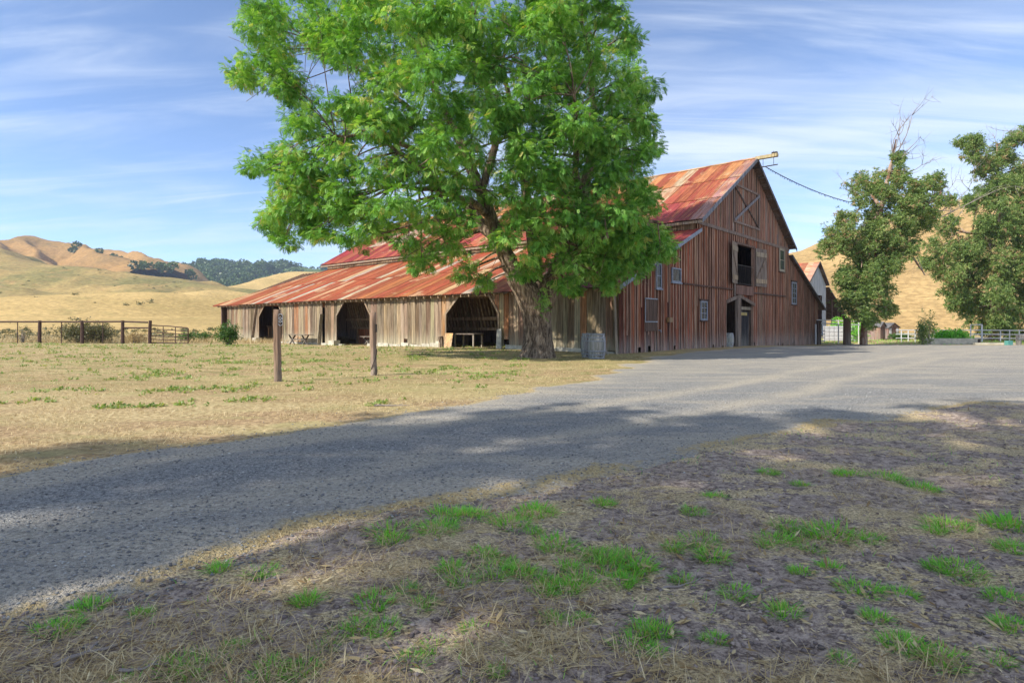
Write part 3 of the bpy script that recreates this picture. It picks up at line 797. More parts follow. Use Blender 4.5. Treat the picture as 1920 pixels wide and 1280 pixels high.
def px_lobes(lst, base, D, seed, thick):
    """lobe list given as (across, up, radius) at the tree's own distance, doubled through its depth"""
    r = np.random.default_rng(seed); k = D / 1102.0 * (1.04 if D < 50 else 1.0); out = []
    for (px, py, rad) in lst:
        for dd in (-thick * r.uniform(0.4, 1), thick * r.uniform(0.1, 1)):
            kk = (D + dd) / 1102.0
            out.append((((px - 960) * kk - base[0], dd, 1.3 + (607 - py) * kk - gz(*base)), rad * k, 0.05 if r.random() < 0.75 else 0.25))
    return out
B1 = (27.5, 46.0)
k1 = 46 / 1102
def rel1(px, py, dd=0): kk = (46 + dd) / 1102; return ((px - 960) * kk - B1[0], dd, 1.3 + (607 - py) * kk - gz(*B1))
lob1 = px_lobes([(1575,430,24),(1560,455,20),(1590,410,18),(1610,340,20),(1625,360,22),(1600,450,26),(1596,560,22),(1592,520,20),(1615,500,32),(1640,540,28),(1610,568,24),(1628,590,18),(1645,500,28),
                 (1650,350,18),(1675,320,22),(1690,350,25),(1650,400,26),(1690,390,30),(1720,370,22),(1740,350,20),(1755,335,16),(1770,370,16),(1720,410,26),(1690,440,26),(1650,450,28),(1685,290,12),(1640,420,24),
                 (1670,480,24),(1700,460,20),(1610,530,28),(1630,470,24),(1660,575,16),(1668,578,12),(1735,390,20)], B1, 46, 4, 2.3)
lim1 = [[(0, 0, -0.2, .30), (0.05, 0, 1.5, .24), (0.0, 0, 3.5, .24), rel1(1632, 500) + (.26,), rel1(1640, 440) + (.24,), rel1(1652, 390) + (.22,), rel1(1665, 340) + (.16,), rel1(1672, 300) + (.1,), rel1(1680, 260) + (.05,)],
        [rel1(1632, 500) + (.16,), rel1(1605, 460, -.5) + (.12,), rel1(1580, 420, -1) + (.07,)],
        [rel1(1640, 440) + (.18,), rel1(1690, 430, .6) + (.14,), rel1(1730, 390, 1) + (.09,), rel1(1765, 360, 1) + (.04,)],
        [rel1(1640, 480) + (.14,), rel1(1690, 470, -.6) + (.11,), rel1(1715, 485, -1) + (.08,), rel1(1735, 515, -1.2) + (.03,)],
        [rel1(1652, 390) + (.16,), rel1(1630, 360, .8) + (.1,), rel1(1615, 330, 1) + (.05,)]]
dead1 = [(rel1(1672, 320), (0.0, 0, 1), 3.7, .06), (rel1(1675, 300), (-0.45, 0, 1), 3.2, .05), (rel1(1675, 310), (0.7, 0, 0.9), 3.4, .05), (rel1(1685, 330), (1, .2, .35), 3.0, .045), (rel1(1680, 290), (0.35, 0, 1), 3.0, .05),
         (rel1(1750, 400), (1, 0, .35), 3.2, .04), (rel1(1760, 370), (.8, 0, .6), 2.2, .03), (rel1(1610, 370), (-.6, 0, .7), 2.0, .03), (rel1(1730, 410), (1, 0, .05), 4.0, .05), (rel1(1745, 395), (1, 0.3, .2), 3.4, .04), (rel1(1720, 480), (.4, 0, -1), 1.6, .03)]
gum_tree(B1, 'ragged gum tree with bare dead top beside the end of the barn', lob1, lim1, dead1, None, 5, 4.0, leaf_scale=(0.26, 0.45))

B2 = (49.3, 60.0)
def rel2(px, py, dd=0): kk = (60 + dd) / 1102; return ((px - 960) * kk - B2[0], dd, 1.3 + (607 - py) * kk - gz(*B2))
lob2 = px_lobes([(1815,258,15),(1835,262,12),(1820,285,12),(1845,300,22),(1870,280,20),(1900,255,12),(1915,245,12),(1885,310,28),(1860,340,26),(1910,340,28),(1838,370,22),(1875,385,30),(1915,400,32),(1850,420,26),(1890,440,34),
                 (1770,425,16),(1785,410,12),(1765,460,22),(1800,460,26),(1835,470,28),(1870,490,34),(1910,490,36),(1745,485,16),(1780,500,26),(1820,515,32),(1860,540,36),(1905,540,38),(1790,540,22),(1800,560,20),(1830,575,26),(1870,590,28),(1910,590,30),(1850,600,18),(1890,605,18),
                 (1950,300,36),(1960,380,40),(1960,460,44),(1960,540,44),(1990,420,44),(1990,520,44),(1980,340,34)], B2, 60, 6, 3.0)
lim2 = [[(0, 0, -0.2, .5), (0.1, 0, 2, .42), (0.0, 0, 5, .36), rel2(1880, 480) + (.34,), rel2(1878, 420) + (.28,), rel2(1872, 360) + (.22,), rel2(1868, 310) + (.14,), rel2(1870, 270) + (.06,)],
        [rel2(1880, 480) + (.2,), rel2(1840, 440, -.6) + (.15,), rel2(1790, 430, -1) + (.08,)],
        [rel2(1878, 420) + (.2,), rel2(1920, 380, .6) + (.15,), rel2(1950, 320, 1) + (.08,)],
        [rel2(1880, 520) + (.2,), rel2(1930, 480, .6) + (.15,), rel2(1980, 450, 1) + (.08,)],
        [rel2(1880, 540) + (.2,), rel2(1830, 520, .6) + (.15,), rel2(1770, 490, 1) + (.08,)],
        [rel2(1870, 340) + (.14,), rel2(1845, 300, .6) + (.1,), rel2(1822, 270, 1) + (.05,)]]
dead2 = [(rel2(1868, 300), (.2, 0, 1), 3.0, .05), (rel2(1872, 290), (-.3, 0, 1), 2.4, .04), (rel2(1875, 300), (.6, 0, .8), 2.4, .04)]
gum_tree(B2, 'tall drooping gum tree at the foot of the golden hill', lob2, lim2, dead2, None, 6, 2.6, leaf_scale=(0.34, 0.6))

# tall gums standing behind and to the left of the photographer; their crowns shade the foreground
def shade_gum(base, label, seed, lobes):
    lim = [[(0, 0, -0.2, .55), (0.1, 0.1, 5, .44), (0.3, 0.2, 10, .34), (0.5, 0.3, 14, .22), (0.4, 0.3, 18, .1)]]
    for (c, R, b) in lobes[:6]:
        lim.append([(0.3, 0.2, 10, .16), tuple((np.array([0.3, .2, 11]) + np.array(c)) / 2) + (.1,), tuple(c) + (.04,)])
    gum_tree(base, label, lobes, lim, None, None, seed, 0.55, leaf_scale=(0.45, 0.75), group='gum trees behind the photographer')
r_ = np.random.default_rng(8)
# where their foliage throws its shade on the road and the bank (x, y, radius)
SHADE = [(-5.6,3.6,.8),(-4.9,4.3,.8),(-4.1,5.0,.8),(-3.2,5.8,.85),(-2.3,6.6,.85),(-1.4,7.3,.8),(-0.4,8.0,.8),(0.7,8.5,.75),(1.9,8.3,.8),(3.1,8.0,.75),(4.2,8.3,.7),(7.2,9.0,.7),(8.6,9.6,.7),
         (-4.4,3.4,.8),(-3.4,4.3,.85),(-2.3,5.2,.85),(-1.1,6.0,.8),(0.1,6.9,.85),(1.2,7.3,.7),(2.6,7.0,.7),
         (-2.9,3.0,.7),(-1.7,3.9,.75),(-0.5,4.9,.7),(0.7,5.7,.7),(1.9,6.0,.6),(3.4,6.9,.6),(5.2,7.6,.6),
         (-1.2,2.6,.6),(0.1,3.5,.65),(1.3,4.4,.6),(2.5,5.1,.6),(3.9,6.0,.5),(6.3,7.2,.55),(8.0,8.1,.6),
         (0.4,2.3,.6),(1.7,3.3,.6),(3.0,4.1,.6),(4.9,5.9,.45),(7.0,6.3,.6),(9.5,8.5,.7),
         (2.2,2.2,.6),(3.4,3.0,.6),(4.8,4.2,.5),(6.2,5.0,.6),(11,10,.8),(13,11,.9),(-7,2.0,.9),(-6.0,2.2,.9)]
SHADE += [(-2.3,3.5,.55),(-1.2,4.4,.55),(0.0,5.5,.5),(-0.4,2.0,.6),(1.1,2.6,.6),(2.4,3.0,.6),(1.0,3.7,.5),(2.1,4.2,.55),(3.2,4.9,.5),(2.0,5.5,.5),(3.9,3.6,.5),(1.6,2.0,.6),(3.0,2.2,.6),(-1.6,2.2,.6),(5.8,6.2,.45),(4.6,6.9,.45)]
GUMS = [(-20.5, -7.0), (-15.0, -6.0), (-9.5, -5.0)]
glob = [[], [], []]
for (tx, ty, tr) in SHADE:
    z = r_.uniform(12.5, 18.5); L = z / sdir.z
    c = np.array([tx + sdir.x * L, ty + sdir.y * L, z])
    q = min(range(3), key=lambda i: abs(GUMS[i][0] - c[0]))
    glob[q].append(((c[0] - GUMS[q][0], c[1] - GUMS[q][1], c[2]), tr * 0.92, 0.15))
SHADE_LABEL = 'tall gum tree standing behind the photographer, shading the dirt bank'
for q in range(3): shade_gum(GUMS[q], SHADE_LABEL, 31 + q, glob[q])

# ------------------------------------------------------------------ the barn (local x runs along the gable end, local y along the open side)
P0 = (4.72, 26.0); BROT = math.atan2(0.751, 0.661)
CB, SB = math.cos(BROT), math.sin(BROT)
def bw(s, t): return (P0[0] + CB * s - SB * t, P0[1] + SB * s + CB * t)
def bz(s, t): x, y = bw(s, t); return float(base_z(np.array([x]), np.array([y]))[0])
barn = empty('barn', (P0[0], P0[1], 0), BROT)
tag(barn, 'long weathered board barn with a rusty red tin roof', 'barn')
SW, NL, NC, NR, SE = 0.0, 8.1, 16.2, 24.3, 32.4
TN, TB = 37.0, 41.6
z_wing = lambda s: 3.10 + 0.416 * s
z_nave = lambda s: 7.15 + 0.59 * (s - NL) if s <= NC else 7.15 + 0.59 * (NR - s)
z_east = lambda s: 6.44 - 0.402 * (s - NR)
LEDGE = 6.86
rb = random.Random(77)
def gtop(s):
    if s < NL: return z_wing(s) - 0.07
    if s <= NR: return z_nave(s) - 0.09
    return z_east(s) - 0.07
def jit(c, v=0.25, h=0.08):
    k = 1 + rb.uniform(-v, v)
    return tuple(max(0.01, x * k * (1 + rb.uniform(-h, h))) for x in c)
def gable_color(s, upper=False):
    r = rb.random()
    if upper: return jit((0.21, 0.125, 0.10) if r < 0.5 else (0.25, 0.115, 0.08) if r < 0.85 else (0.27, 0.22, 0.20), 0.4)
    if r < 0.62: return jit((0.205, 0.068, 0.036), 0.5)
    if r < 0.85: return jit((0.125, 0.052, 0.035), 0.4)
    return jit((0.24, 0.14, 0.10))
def side_color(t):
    r = rb.random()
    if r < 0.38: return jit((0.27, 0.20, 0.135), 0.3)
    if r < 0.76: return jit((0.175, 0.118, 0.078), 0.3)
    if r < 0.90: return jit((0.32, 0.25, 0.165), 0.2)
    return jit((0.33, 0.16, 0.075), 0.2)
# --- gable end boards
entry_pts = ([12.13, 14.2, 16.83], [2.66, 3.06, 2.60])
def gable_cols():
    br = sorted([0.0, NL, 12.13, 13.81, 16.79, 16.83, NR, SE])
    out = []
    for a, b in zip(br[:-1], br[1:]):
        if b - a < 0.1: out.append((a, b)); continue
        n = max(1, round((b - a) / 0.33))
        cuts = [a + (b - a) * i / n + (rb.uniform(-0.05, 0.05) if 0 < i < n else 0) for i in range(n + 1)]
        out += list(zip(cuts[:-1], cuts[1:]))
    return out
battens = MB()
def gboard(a, b, zb, zt, col, k=0):
    """one upright board of the gable end; zb and zt are functions of s"""
    o = rb.uniform(0, 0.012); th = 0.025; gap = rb.uniform(0.002, 0.008) + (0.02 if rb.random() < 0.06 else 0)
    a2, b2 = a + 0.004, b - gap
    mb_ = MB()
    yb, yf = 0.0 - o, -th - o
    mb_.prism([(a2, yf, zb(a2)), (b2, yf, zb(b2)), (b2, yf, zt(b2)), (a2, yf, zt(a2))][::-1], [(a2, yb, zb(a2)), (b2, yb, zb(b2)), (b2, yb, zt(b2)), (a2, yb, zt(a2))][::-1])
    mb_.build('board', M['board_dark'], barn, col)
def gbatten(s, z0, z1, w=0.065):
    if z1 - z0 < 0.15: return
    if rb.random() < 0.08: z0 += (z1 - z0) * rb.uniform(0.2, 0.7)
    dx = rb.uniform(-0.01, 0.01)
    battens.box(s - w/2 + dx, s + w/2 + dx, -0.064, -0.0385, z0, z1)
for a, b in gable_cols():
    m = (a + b) / 2
    ragged = rb.uniform(0.05, 0.35) if rb.random() < 0.12 else -0.12
    foot = lambda s: bz(s, 0) + ragged
    e = rb.uniform(0.0, 0.06)
    spans = []
    if 12.13 <= m <= 16.83:
        et = lambda s: float(np.interp(s, *entry_pts))
        if 13.81 <= m <= 16.79:
            spans += [(et, lambda s: 3.73), (lambda s: 6.26, lambda s: LEDGE - 0.02)]
        else:
            spans += [(et, lambda s: LEDGE - 0.02)]
    elif NL <= m <= NR: spans.append((foot, lambda s: LEDGE - 0.02))
    else: spans.append((foot, gtop))
    for zb, zt in spans: gboard(a, b, zb, zt, gable_color(m))
    if NL <= m <= NR and min(gtop(a), gtop(b)) > LEDGE + 0.05:
        gboard(a, b, lambda s: LEDGE, gtop, gable_color(m, True))
    if b - a > 0.1 and not (12.2 < b < 16.8 and abs(b - 14.2) < 2.2):
        gbatten(b, bz(b, 0) - 0.1, min(LEDGE - 0.03, gtop(b) - 0.02))
    elif b - a > 0.1:
        if 13.7 < b < 16.8: gbatten(b, 6.28, LEDGE - 0.03)
        else: gbatten(b, float(np.interp(b, *entry_pts)) + 0.02, LEDGE - 0.03)
    if NL + 0.3 < b < NR - 0.3: gbatten(b, LEDGE + 0.01, gtop(b) - 0.03)
tag(battens.build('battens', M['board_dark'], barn, (0.44, 0.27, 0.19)), kind='stuff')
# --- open side boards (local plane x = 0)
OPEN = [(7.18, 11.25, 7.85, 10.25), (18.5, 22.5, 19.2, 21.6), (30.0, 34.07, 30.7, 33.1)]
def open_top(t):
    for a, b, c, d in OPEN:
        if a <= t <= b: return float(np.interp(t, [a, c, d, b], [1.9, 2.79, 2.79, 1.9]))
    return None
br = sorted([0.0, 24.0, 24.36, 40.1] + [v for o in OPEN for v in o])
for a, b in zip(br[:-1], br[1:]):
    if abs(a - 24.0) < 1e-6: continue
    n = max(1, round((b - a) / 0.34)); cuts = [a + (b - a) * i / n + (rb.uniform(-0.05, 0.05) if 0 < i < n else 0) for i in range(n + 1)]
    for c, d in zip(cuts[:-1], cuts[1:]):
        m = (c + d) / 2; o = rb.uniform(0, 0.018); th = 0.025
        c2, d2 = c + rb.uniform(0.003, 0.012), d - rb.uniform(0.003, 0.012)
        inop = open_top(m) is not None
        ft = bz(0, m) + rb.uniform(0.05, 0.16) + (0.35 if rb.random() < 0.05 else 0)
        zb = (lambda t: open_top(min(max(t, a + 1e-4), b - 1e-4))) if inop else (lambda t: ft)
        zt0 = 3.02 - (rb.random() < 0.25) * rb.uniform(0.02, 0.12)
        if zt0 - max(zb(c2), zb(d2)) < 0.05: zt0 = max(zb(c2), zb(d2)) + 0.05
        lean = rb.uniform(-0.02, 0.02)
        mb_ = MB()
        A = [(-th - o, c2 + lean, zb(c2)), (-th - o, d2 + lean, zb(d2)), (-th - o, d2 - lean, zt0), (-th - o, c2 - lean, zt0)]
        mb_.prism(A, [(x + th, y, z) for x, y, z in A])
        mb_.build('board', M['board_pale'], barn, side_color(m))
# trim round the openings, corner posts and the leaning broken board
for a, b, c, d in OPEN:
    tr = MB()
    tr.bar((-0.05, a, bz(0, a) - 0.1), (-0.05, a, 1.9), 0.10, 0.05).bar((-0.05, b, bz(0, b) - 0.1), (-0.05, b, 1.9), 0.10, 0.05)
    tr.bar((-0.055, a, 1.88), (-0.055, c, 2.80), 0.05, 0.12).bar((-0.055, b, 1.88), (-0.055, d, 2.80), 0.05, 0.12).bar((-0.052, c, 2.82), (-0.052, d, 2.82), 0.04, 0.09)
    tr.build('opening_frame', M['timber'], barn, (0.30, 0.22, 0.15))
MB().bar((0.02, 41.3, -0.4), (0.02, 41.3, 3.0), 0.18, 0.18).build('post', M['timber'], barn, (0.17, 0.11, 0.085))
MB().bar((0.05, 40.15, -0.4), (0.05, 40.15, 3.0), 0.13, 0.13).build('post', M['timber'], barn, (0.17, 0.11, 0.085))
MB().bar((-0.10, 35.2, -0.25), (-0.07, 34.3, 2.9), 0.05, 0.24, (1, 0, 0)).build('leaning_board', M['timber'], barn, (0.27, 0.20, 0.15))
MB().bar((-0.16, 24.6, -0.15), (-0.10, 24.35, 2.0), 0.05, 0.26, (1, 0, 0)).build('leaning_board', M['timber'], barn, (0.30, 0.25, 0.18))
MB().bar((-0.09, 0.02, -0.1), (-0.075, 0.16, 3.0), 0.05, 0.22, (1, 0, 0)).build('corner_board', M['timber'], barn, (0.33, 0.26, 0.19))
# stone footing, block by block
t = 0.15
fb = random.Random(4)
while t < 41:
    L = fb.uniform(0.7, 1.6)
    if not any(a + 0.1 < t + L / 2 < b - 0.1 for a, b, _, _ in OPEN):
        h = bz(0, t) + fb.uniform(0.10, 0.24); p = fb.uniform(0.0, 0.07)
        MB().prism([(-0.02 - p, t + 0.02, -0.5), (-0.02 - p, t + L - 0.02, -0.5), (-0.03 - p, t + L - 0.05, h), (-0.02 - p, t + 0.04, h - 0.03)],
                   [(0.25, t + 0.02, -0.5), (0.25, t + L - 0.02, -0.5), (0.25, t + L - 0.05, h), (0.25, t + 0.04, h - 0.03)]).build('footing_stone', M['stone'], barn)
    t += L
for a, b, _, _ in OPEN:
    MB().box(-0.35, 0.15, b - 0.15, b + 0.55, -0.5, bz(0, b) + 0.34).build('footing_stone', M['concrete'], barn)
# --- closing walls that the photograph does not show from outside
wl_ = MB()
wl_.box(SE - 0.05, SE, 0.05, TN, -0.8, z_east(SE) - 0.05)
wl_.box(0.02, SE, TB - 0.06, TB, -0.8, 3.0)
wl_.build('rear_wall', M['board_dark'], barn, (0.16, 0.09, 0.065))
iw = MB()
iw.box(NL - 0.02, NL + 0.03, 0.05, TN, 3.1, z_nave(NL) - 0.10)
for i in range(12):
    iw.box(NL - 0.02, NL + 0.03, 0.05 + i * 3.08, 3.0 + i * 3.08, -0.5, 3.09)
iw.box(NR - 0.03, NR + 0.02, 0.05, TN, -0.5, z_nave(NR) - 0.10)
iw.box(NL + 0.03, NR - 0.03, 0.05, TN - 0.1, 3.42, 3.5)
iw.build('inner_wall', M['board_dark'], barn, (0.34, 0.22, 0.15))
bk = MB()
A = [(NL, TN, 3), (NR, TN, 3), (NR, TN, z_nave(NR) - 0.1), (NC, TN, z_nave(NC) - 0.1), (NL, TN, z_nave(NL) - 0.1)]
bk.prism(A, [(x, y - 0.05, z) for x, y, z in A]); bk.build('rear_gable', M['board_dark'], barn, (0.2, 0.13, 0.1))
# strip of upright boards between the two roofs
cl = MB(); q = 0.1
while q < TN - 0.1:
    w = rb.uniform(0.26, 0.36); cl.box(NL - 0.05, NL - 0.025, q, min(q + w - 0.012, TN), 6.2, 7.06); q += w
tag(cl.build('clerestory_boards', M['board_pale'], barn, (0.26, 0.18, 0.12)), kind='stuff')
# --- roofs
def slope_obj(name, s0, z0, s1, z1, t0, t1, under=0.06, mat='timber', col=(0.15, 0.10, 0.075)):
    """plank deck under the tin"""
    d = Vector((s1 - s0, 0, z1 - z0)).normalized(); n = Vector((-d.z, 0, d.x))
    if n.z < 0: n = -n
    A = [Vector((s0, t0, z0)), Vector((s1, t0, z1)), Vector((s1, t1, z1)), Vector((s0, t1, z0))]
    m_ = MB(); m_.prism([a - n * 0.03 for a in A], [a - n * under for a in A])
    return m_.build(name, M[mat], barn, col)
wing = slope_obj('wing_roof', -0.40, z_wing(-0.40), NL - 0.02, z_wing(NL - 0.02), -0.28, TN + 0.1)
nave = slope_obj('nave_roof', NL - 0.33, z_nave(NL) - 0.59 * 0.33, NC, z_nave(NC), -0.48, TN + 0.6)
east = slope_obj('east_roof', NC, z_nave(NC), NR + 0.33, z_nave(NR) - 0.59 * 0.33, -0.48, TN + 0.6)
east2 = slope_obj('east_wing_roof', NR + 0.02, z_east(NR), SE + 1.6, z_east(SE + 1.6), -0.28, TN + 0.1)
SHEET_CACHE = {}
def sheet(parent, s0, z0, s1, z1, t0, wd, u0, u1, col, clip=None, lift=0.0):
    """one corrugated sheet on the slope (s0,z0)-(s1,z1), starting at t0, from u0 to u1 metres up the slope"""
    d = Vector((s1 - s0, 0, z1 - z0)).normalized(); n = Vector((-d.z, 0, d.x)); n = n if n.z > 0 else -n
    key = (round(wd, 3), round(u1 - u0, 3)) if clip is None else None
    me = SHEET_CACHE.get(key) if key else None
    if me is None:
        nc = 11; v = []; f = []
        for i in range(nc):
            x = wd * i / (nc - 1) * 1.03; zc = 0.016 * (1 if i % 2 else -1)
            top = u1 - u0 if clip is None else max(0.02, min(u1, clip(t0 + x)) - u0)
            v += [(x, 0, zc), (x, top, zc + 0.008)]
        for i in range(nc - 1): f.append((2*i, 2*i+2, 2*i+3, 2*i+1))
        me = bpy.data.meshes.new('roof_sheet'); me.from_pydata(v, [], f); me.update(); me.materials.append(M['tin'])
        if key: SHEET_CACHE[key] = me
    o = bpy.data.objects.new('roof_sheet', me); lk(o, parent)
    X = Vector((0, 1, 0)); Y = d; Z = X.cross(Y)
    flip = Z.z < 0
    org = Vector((s0, t0, z0)) + d * u0 + n * (0.022 + lift)
    mat = Matrix.Identity(4)
    for r in range(3):
        mat[r][0], mat[r][1], mat[r][2], mat[r][3] = X[r], Y[r], (Z if not flip else Z)[r], org[r]
    o.matrix_local = mat @ Matrix.Rotation(rb.uniform(-0.004, 0.004), 4, 'Z') @ Matrix.Rotation(rb.uniform(0, 0.004), 4, 'X')
    o.color = (*col, 1)
    return o
def tin_color(row, t, where):
    r = rb.random()
    if where == 'wing' and t < 5: return jit((0.27, 0.04, 0.04), 0.2)
    if where == 'wing':
        if r < 0.50: return jit((0.33, 0.078, 0.036), 0.2)
        if r < 0.74: return jit((0.39, 0.13, 0.05), 0.2)
        if r < 0.90: return jit((0.52, 0.33, 0.18), 0.15)
        return jit((0.50, 0.41, 0.31), 0.1)
    if t < -0.4: return jit((0.34, 0.20, 0.16), 0.1)
    if t < 6 and row == 0: return jit((0.27, 0.05, 0.045), 0.3)
    if t < 6 and row == 1: return jit((0.33, 0.075, 0.045), 0.3) if r < .7 else jit((.45, .3, .19))
    if row == 2:
        return jit((0.46, 0.20, 0.08), 0.2) if r < 0.6 else jit((0.50, 0.38, 0.24), 0.15) if r < 0.8 else jit((0.33, 0.075, 0.04), 0.2)
    if row == 1:
        return jit((0.31, 0.062, 0.045), 0.25) if r < 0.65 else jit((0.42, 0.13, 0.07), 0.2) if r < 0.85 else jit((0.40, 0.30, 0.23), 0.2)
    return jit((0.26, 0.034, 0.040), 0.22) if r < 0.75 else jit((0.38, 0.10, 0.06), 0.2)
# wing: two courses; the far end is cut along the hip
s0, z0, s1, z1 = -0.45, z_wing(-0.45), NL - 0.02, z_wing(NL - 0.02)
SLW = math.hypot(s1 - s0, z1 - z0)
hip = lambda t: SLW if t <= TN else max(0.02, SLW * (TB + 0.75 - t) / (TB + 0.75 - TN))
n = 56; wd = (TB + 0.7 + 0.3) / n
for i in range(n):
    t0 = -0.3 + i * wd
    for r, (u0, u1) in enumerate(((0.0, 4.75), (4.6, SLW))):
        if hip(t0) < u0 + 0.05: continue
        clip = None if t0 + wd < TN else hip
        sheet(wing, s0, z0, s1, z1, t0, wd, u0 + (rb.uniform(-0.04, 0.03) if r == 0 else 0), u1, tin_color(r, t0, 'wing'), clip, 0.012 * r + 0.004 * (i % 2))
hipd = MB()
hipd.prism([(-0.40, TN + 0.1, z_wing(-0.40) - 0.03), (NL - 0.02, TN + 0.1, z_wing(NL) - 0.04), (-0.40, TB + 0.7, z_wing(-0.40) - 0.03)], [(-0.40, TN + 0.1, z_wing(-0.40) - 0.07), (NL - 0.02, TN + 0.1, z_wing(NL) - 0.08), (-0.40, TB + 0.7, z_wing(-0.40) - 0.07)])
A = [(-0.40, TB + 0.72, z_wing(-0.40)), (SE + 1.6, TB + 0.72, z_wing(-0.40)), (NR, TN + 0.05, z_wing(NL)), (NL, TN + 0.05, z_wing(NL))]
hipd.prism(A, [(x, y, z - 0.05) for x, y, z in A])
hipd.build('rear_roof', M['tin'], barn, (0.36, 0.11, 0.06))
s0, z0, s1, z1 = NL - 0.38, z_nave(NL) - 0.59 * 0.38, NC, z_nave(NC)
SLN = math.hypot(s1 - s0, z1 - z0)
n = 50; wd = (TN + 0.65 + 0.5) / n
for i in range(n):
    t0 = -0.5 + i * wd
    for r, (u0, u1) in enumerate(((0.0, 3.35), (3.2, 6.65), (6.5, SLN))):
        sheet(nave, s0, z0, s1, z1, t0, wd, u0 + (rb.uniform(-0.03, 0.02) if r == 0 else 0), u1, tin_color(r, t0, 'nave'), None, 0.012 * r + 0.004 * (i % 2))
def big_tin(name, s0, z0, s1, z1, t0, t1, parent, col):
    d = Vector((s1 - s0, 0, z1 - z0)).normalized(); nn = Vector((-d.z, 0, d.x)); nn = nn if nn.z > 0 else -nn
    v = []; f = []; n = int((t1 - t0) / 0.1)
    for i in range(n + 1):
        y = t0 + (t1 - t0) * i / n; h = 0.03 + 0.02 * (i % 2)
        v += [tuple(Vector((s0, y, z0)) + nn * h), tuple(Vector((s1, y, z1)) + nn * h)]
    for i in range(n): f.append((2*i, 2*i+1, 2*i+3, 2*i+2))
    me = bpy.data.meshes.new(name); me.from_pydata(v, [], f); me.update(); me.materials.append(M['tin'])
    o = lk(bpy.data.objects.new(name, me), parent); o.color = (*col, 1); return o
tag(big_tin('tin_covering', NC, z_nave(NC), NR + 0.38, z_nave(NR) - 0.59 * 0.38, -0.5, TN + 0.65, east, (0.36, 0.13, 0.07)), kind='stuff')
tag(big_tin('tin_covering', NR + 0.02, z_east(NR), SE + 1.65, z_east(SE + 1.65), -0.3, TN + 0.1, east2, (0.36, 0.13, 0.07)), kind='stuff')
MB().bar((NC, -0.55, z_nave(NC) + 0.05), (NC, TN + 0.6, z_nave(NC) + 0.05), 0.22, 0.07).build('ridge_cap', M['tin'], nave, (0.5, 0.36, 0.22))
# barge boards along the front edges of the roofs
def rake(sa, za, sb, zb_, y, w=0.24, mat='timber', col=(0.20, 0.21, 0.25)):
    m_ = MB(); A = [(sa, y, za + 0.05), (sb, y, zb_ + 0.05), (sb, y, zb_ + 0.05 - w), (sa, y, za + 0.05 - w)]
    m_.prism(A, [(x, yy + 0.035, z) for x, yy, z in A]); m_.build('barge_board', M[mat], barn, col)
rake(NL - 0.4, z_nave(NL) - 0.59*0.4, NC, z_nave(NC), -0.545)
rake(NC, z_nave(NC), NR + 0.4, z_nave(NR) - 0.59*0.4, -0.545, 0.24, 'timber', (0.12, 0.11, 0.12))
rake(-0.45, z_wing(-0.45), NL - 0.03, z_wing(NL - 0.03), -0.34, 0.20, 'trim_blue')
rake(NR + 0.03, z_east(NR), SE + 1.66, z_east(SE + 1.66), -0.34, 0.20, 'timber', (0.12, 0.11, 0.12))
MB().bar((NL - 0.41, -0.5, z_nave(NL) - 0.36), (NL - 0.41, TN + 0.6, z_nave(NL) - 0.36), 0.04, 0.14).build('fascia', M['timber'], barn, (0.30, 0.22, 0.16))
# rafter tails under the eave, purlins under the front overhang
rf = MB(); q = 0.35
while q < TB:
    rf.bar((-0.42, q, z_wing(-0.42) - 0.12), (NL - 0.1, q, z_wing(NL - 0.1) - 0.12), 0.06, 0.12); q += 0.62
tag(rf.build('rafters', M['timber'], barn, (0.40, 0.29, 0.20)), kind='stuff')
pl = MB()
for i in range(9):
    f_ = (i + 0.5) / 9
    for sg in (1, -1):
        s = NC - sg * (NC - NL + 0.3) * f_; z = z_nave(NC) - 0.59 * abs(NC - s) - 0.11
        pl.box(s - 0.04, s + 0.04, -0.50, 0.3, z - 0.05, z + 0.03)
tag(pl.build('purlin_ends', M['timber'], barn, (0.14, 0.11, 0.10)), kind='stuff')
# inside the open side: hay rack, posts, plate beam
MB().bar((0.12, 0.1, 2.92), (0.12, TB - 0.1, 2.92), 0.14, 0.18).build('plate_beam', M['timber'], barn, (0.22, 0.16, 0.11))
rack = MB()
rack.bar((3.0, 4.0, 1.62), (3.0, 26, 1.62), 0.06, 0.20).bar((3.32, 4.0, 0.98), (3.32, 26, 0.98), 0.06, 0.16).bar((2.72, 4.0, 2.9), (2.72, 26, 2.9), 0.06, 0.14)
for tt in range(4, 27, 3): rack.bar((3.36, tt, -0.4), (3.36, tt, 3.2), 0.13, 0.13)
rk = rack.build('hay_rack', M['timber'], barn, (0.42, 0.29, 0.19))
slat_me = MB().bar((3.36, 0, 0.95), (2.76, 0, 2.95), 0.10, 0.03).mesh('slat', M['timber'])
for i in range(72):
    inst('slat', slat_me, rk, (0, 4.6 + i * 0.295, 0), color=jit((0.42, 0.30, 0.20), 0.3))
for tt in (29.6, 31.2, 32.4, 33.6, 35):
    MB().bar((1.6, tt, -0.4), (1.6, tt, 3.6), 0.10, 0.10).build('stall_post', M['timber'], barn, (0.36, 0.28, 0.19))
MB().box(1.66, 1.70, 28, 36, -0.3, 1.05).build('stall_panel', M['timber'], barn, (0.42, 0.24, 0.12))
MB().bar((1.58, 28, 1.1), (1.58, 36, 1.1), 0.06, 0.10).build('stall_rail', M['timber'], barn, (0.30, 0.2, 0.12))
MB().box(3.40, 3.44, 16, 25, -0.3, 0.9).build('stall_panel', M['timber'], barn, (0.45, 0.17, 0.09))
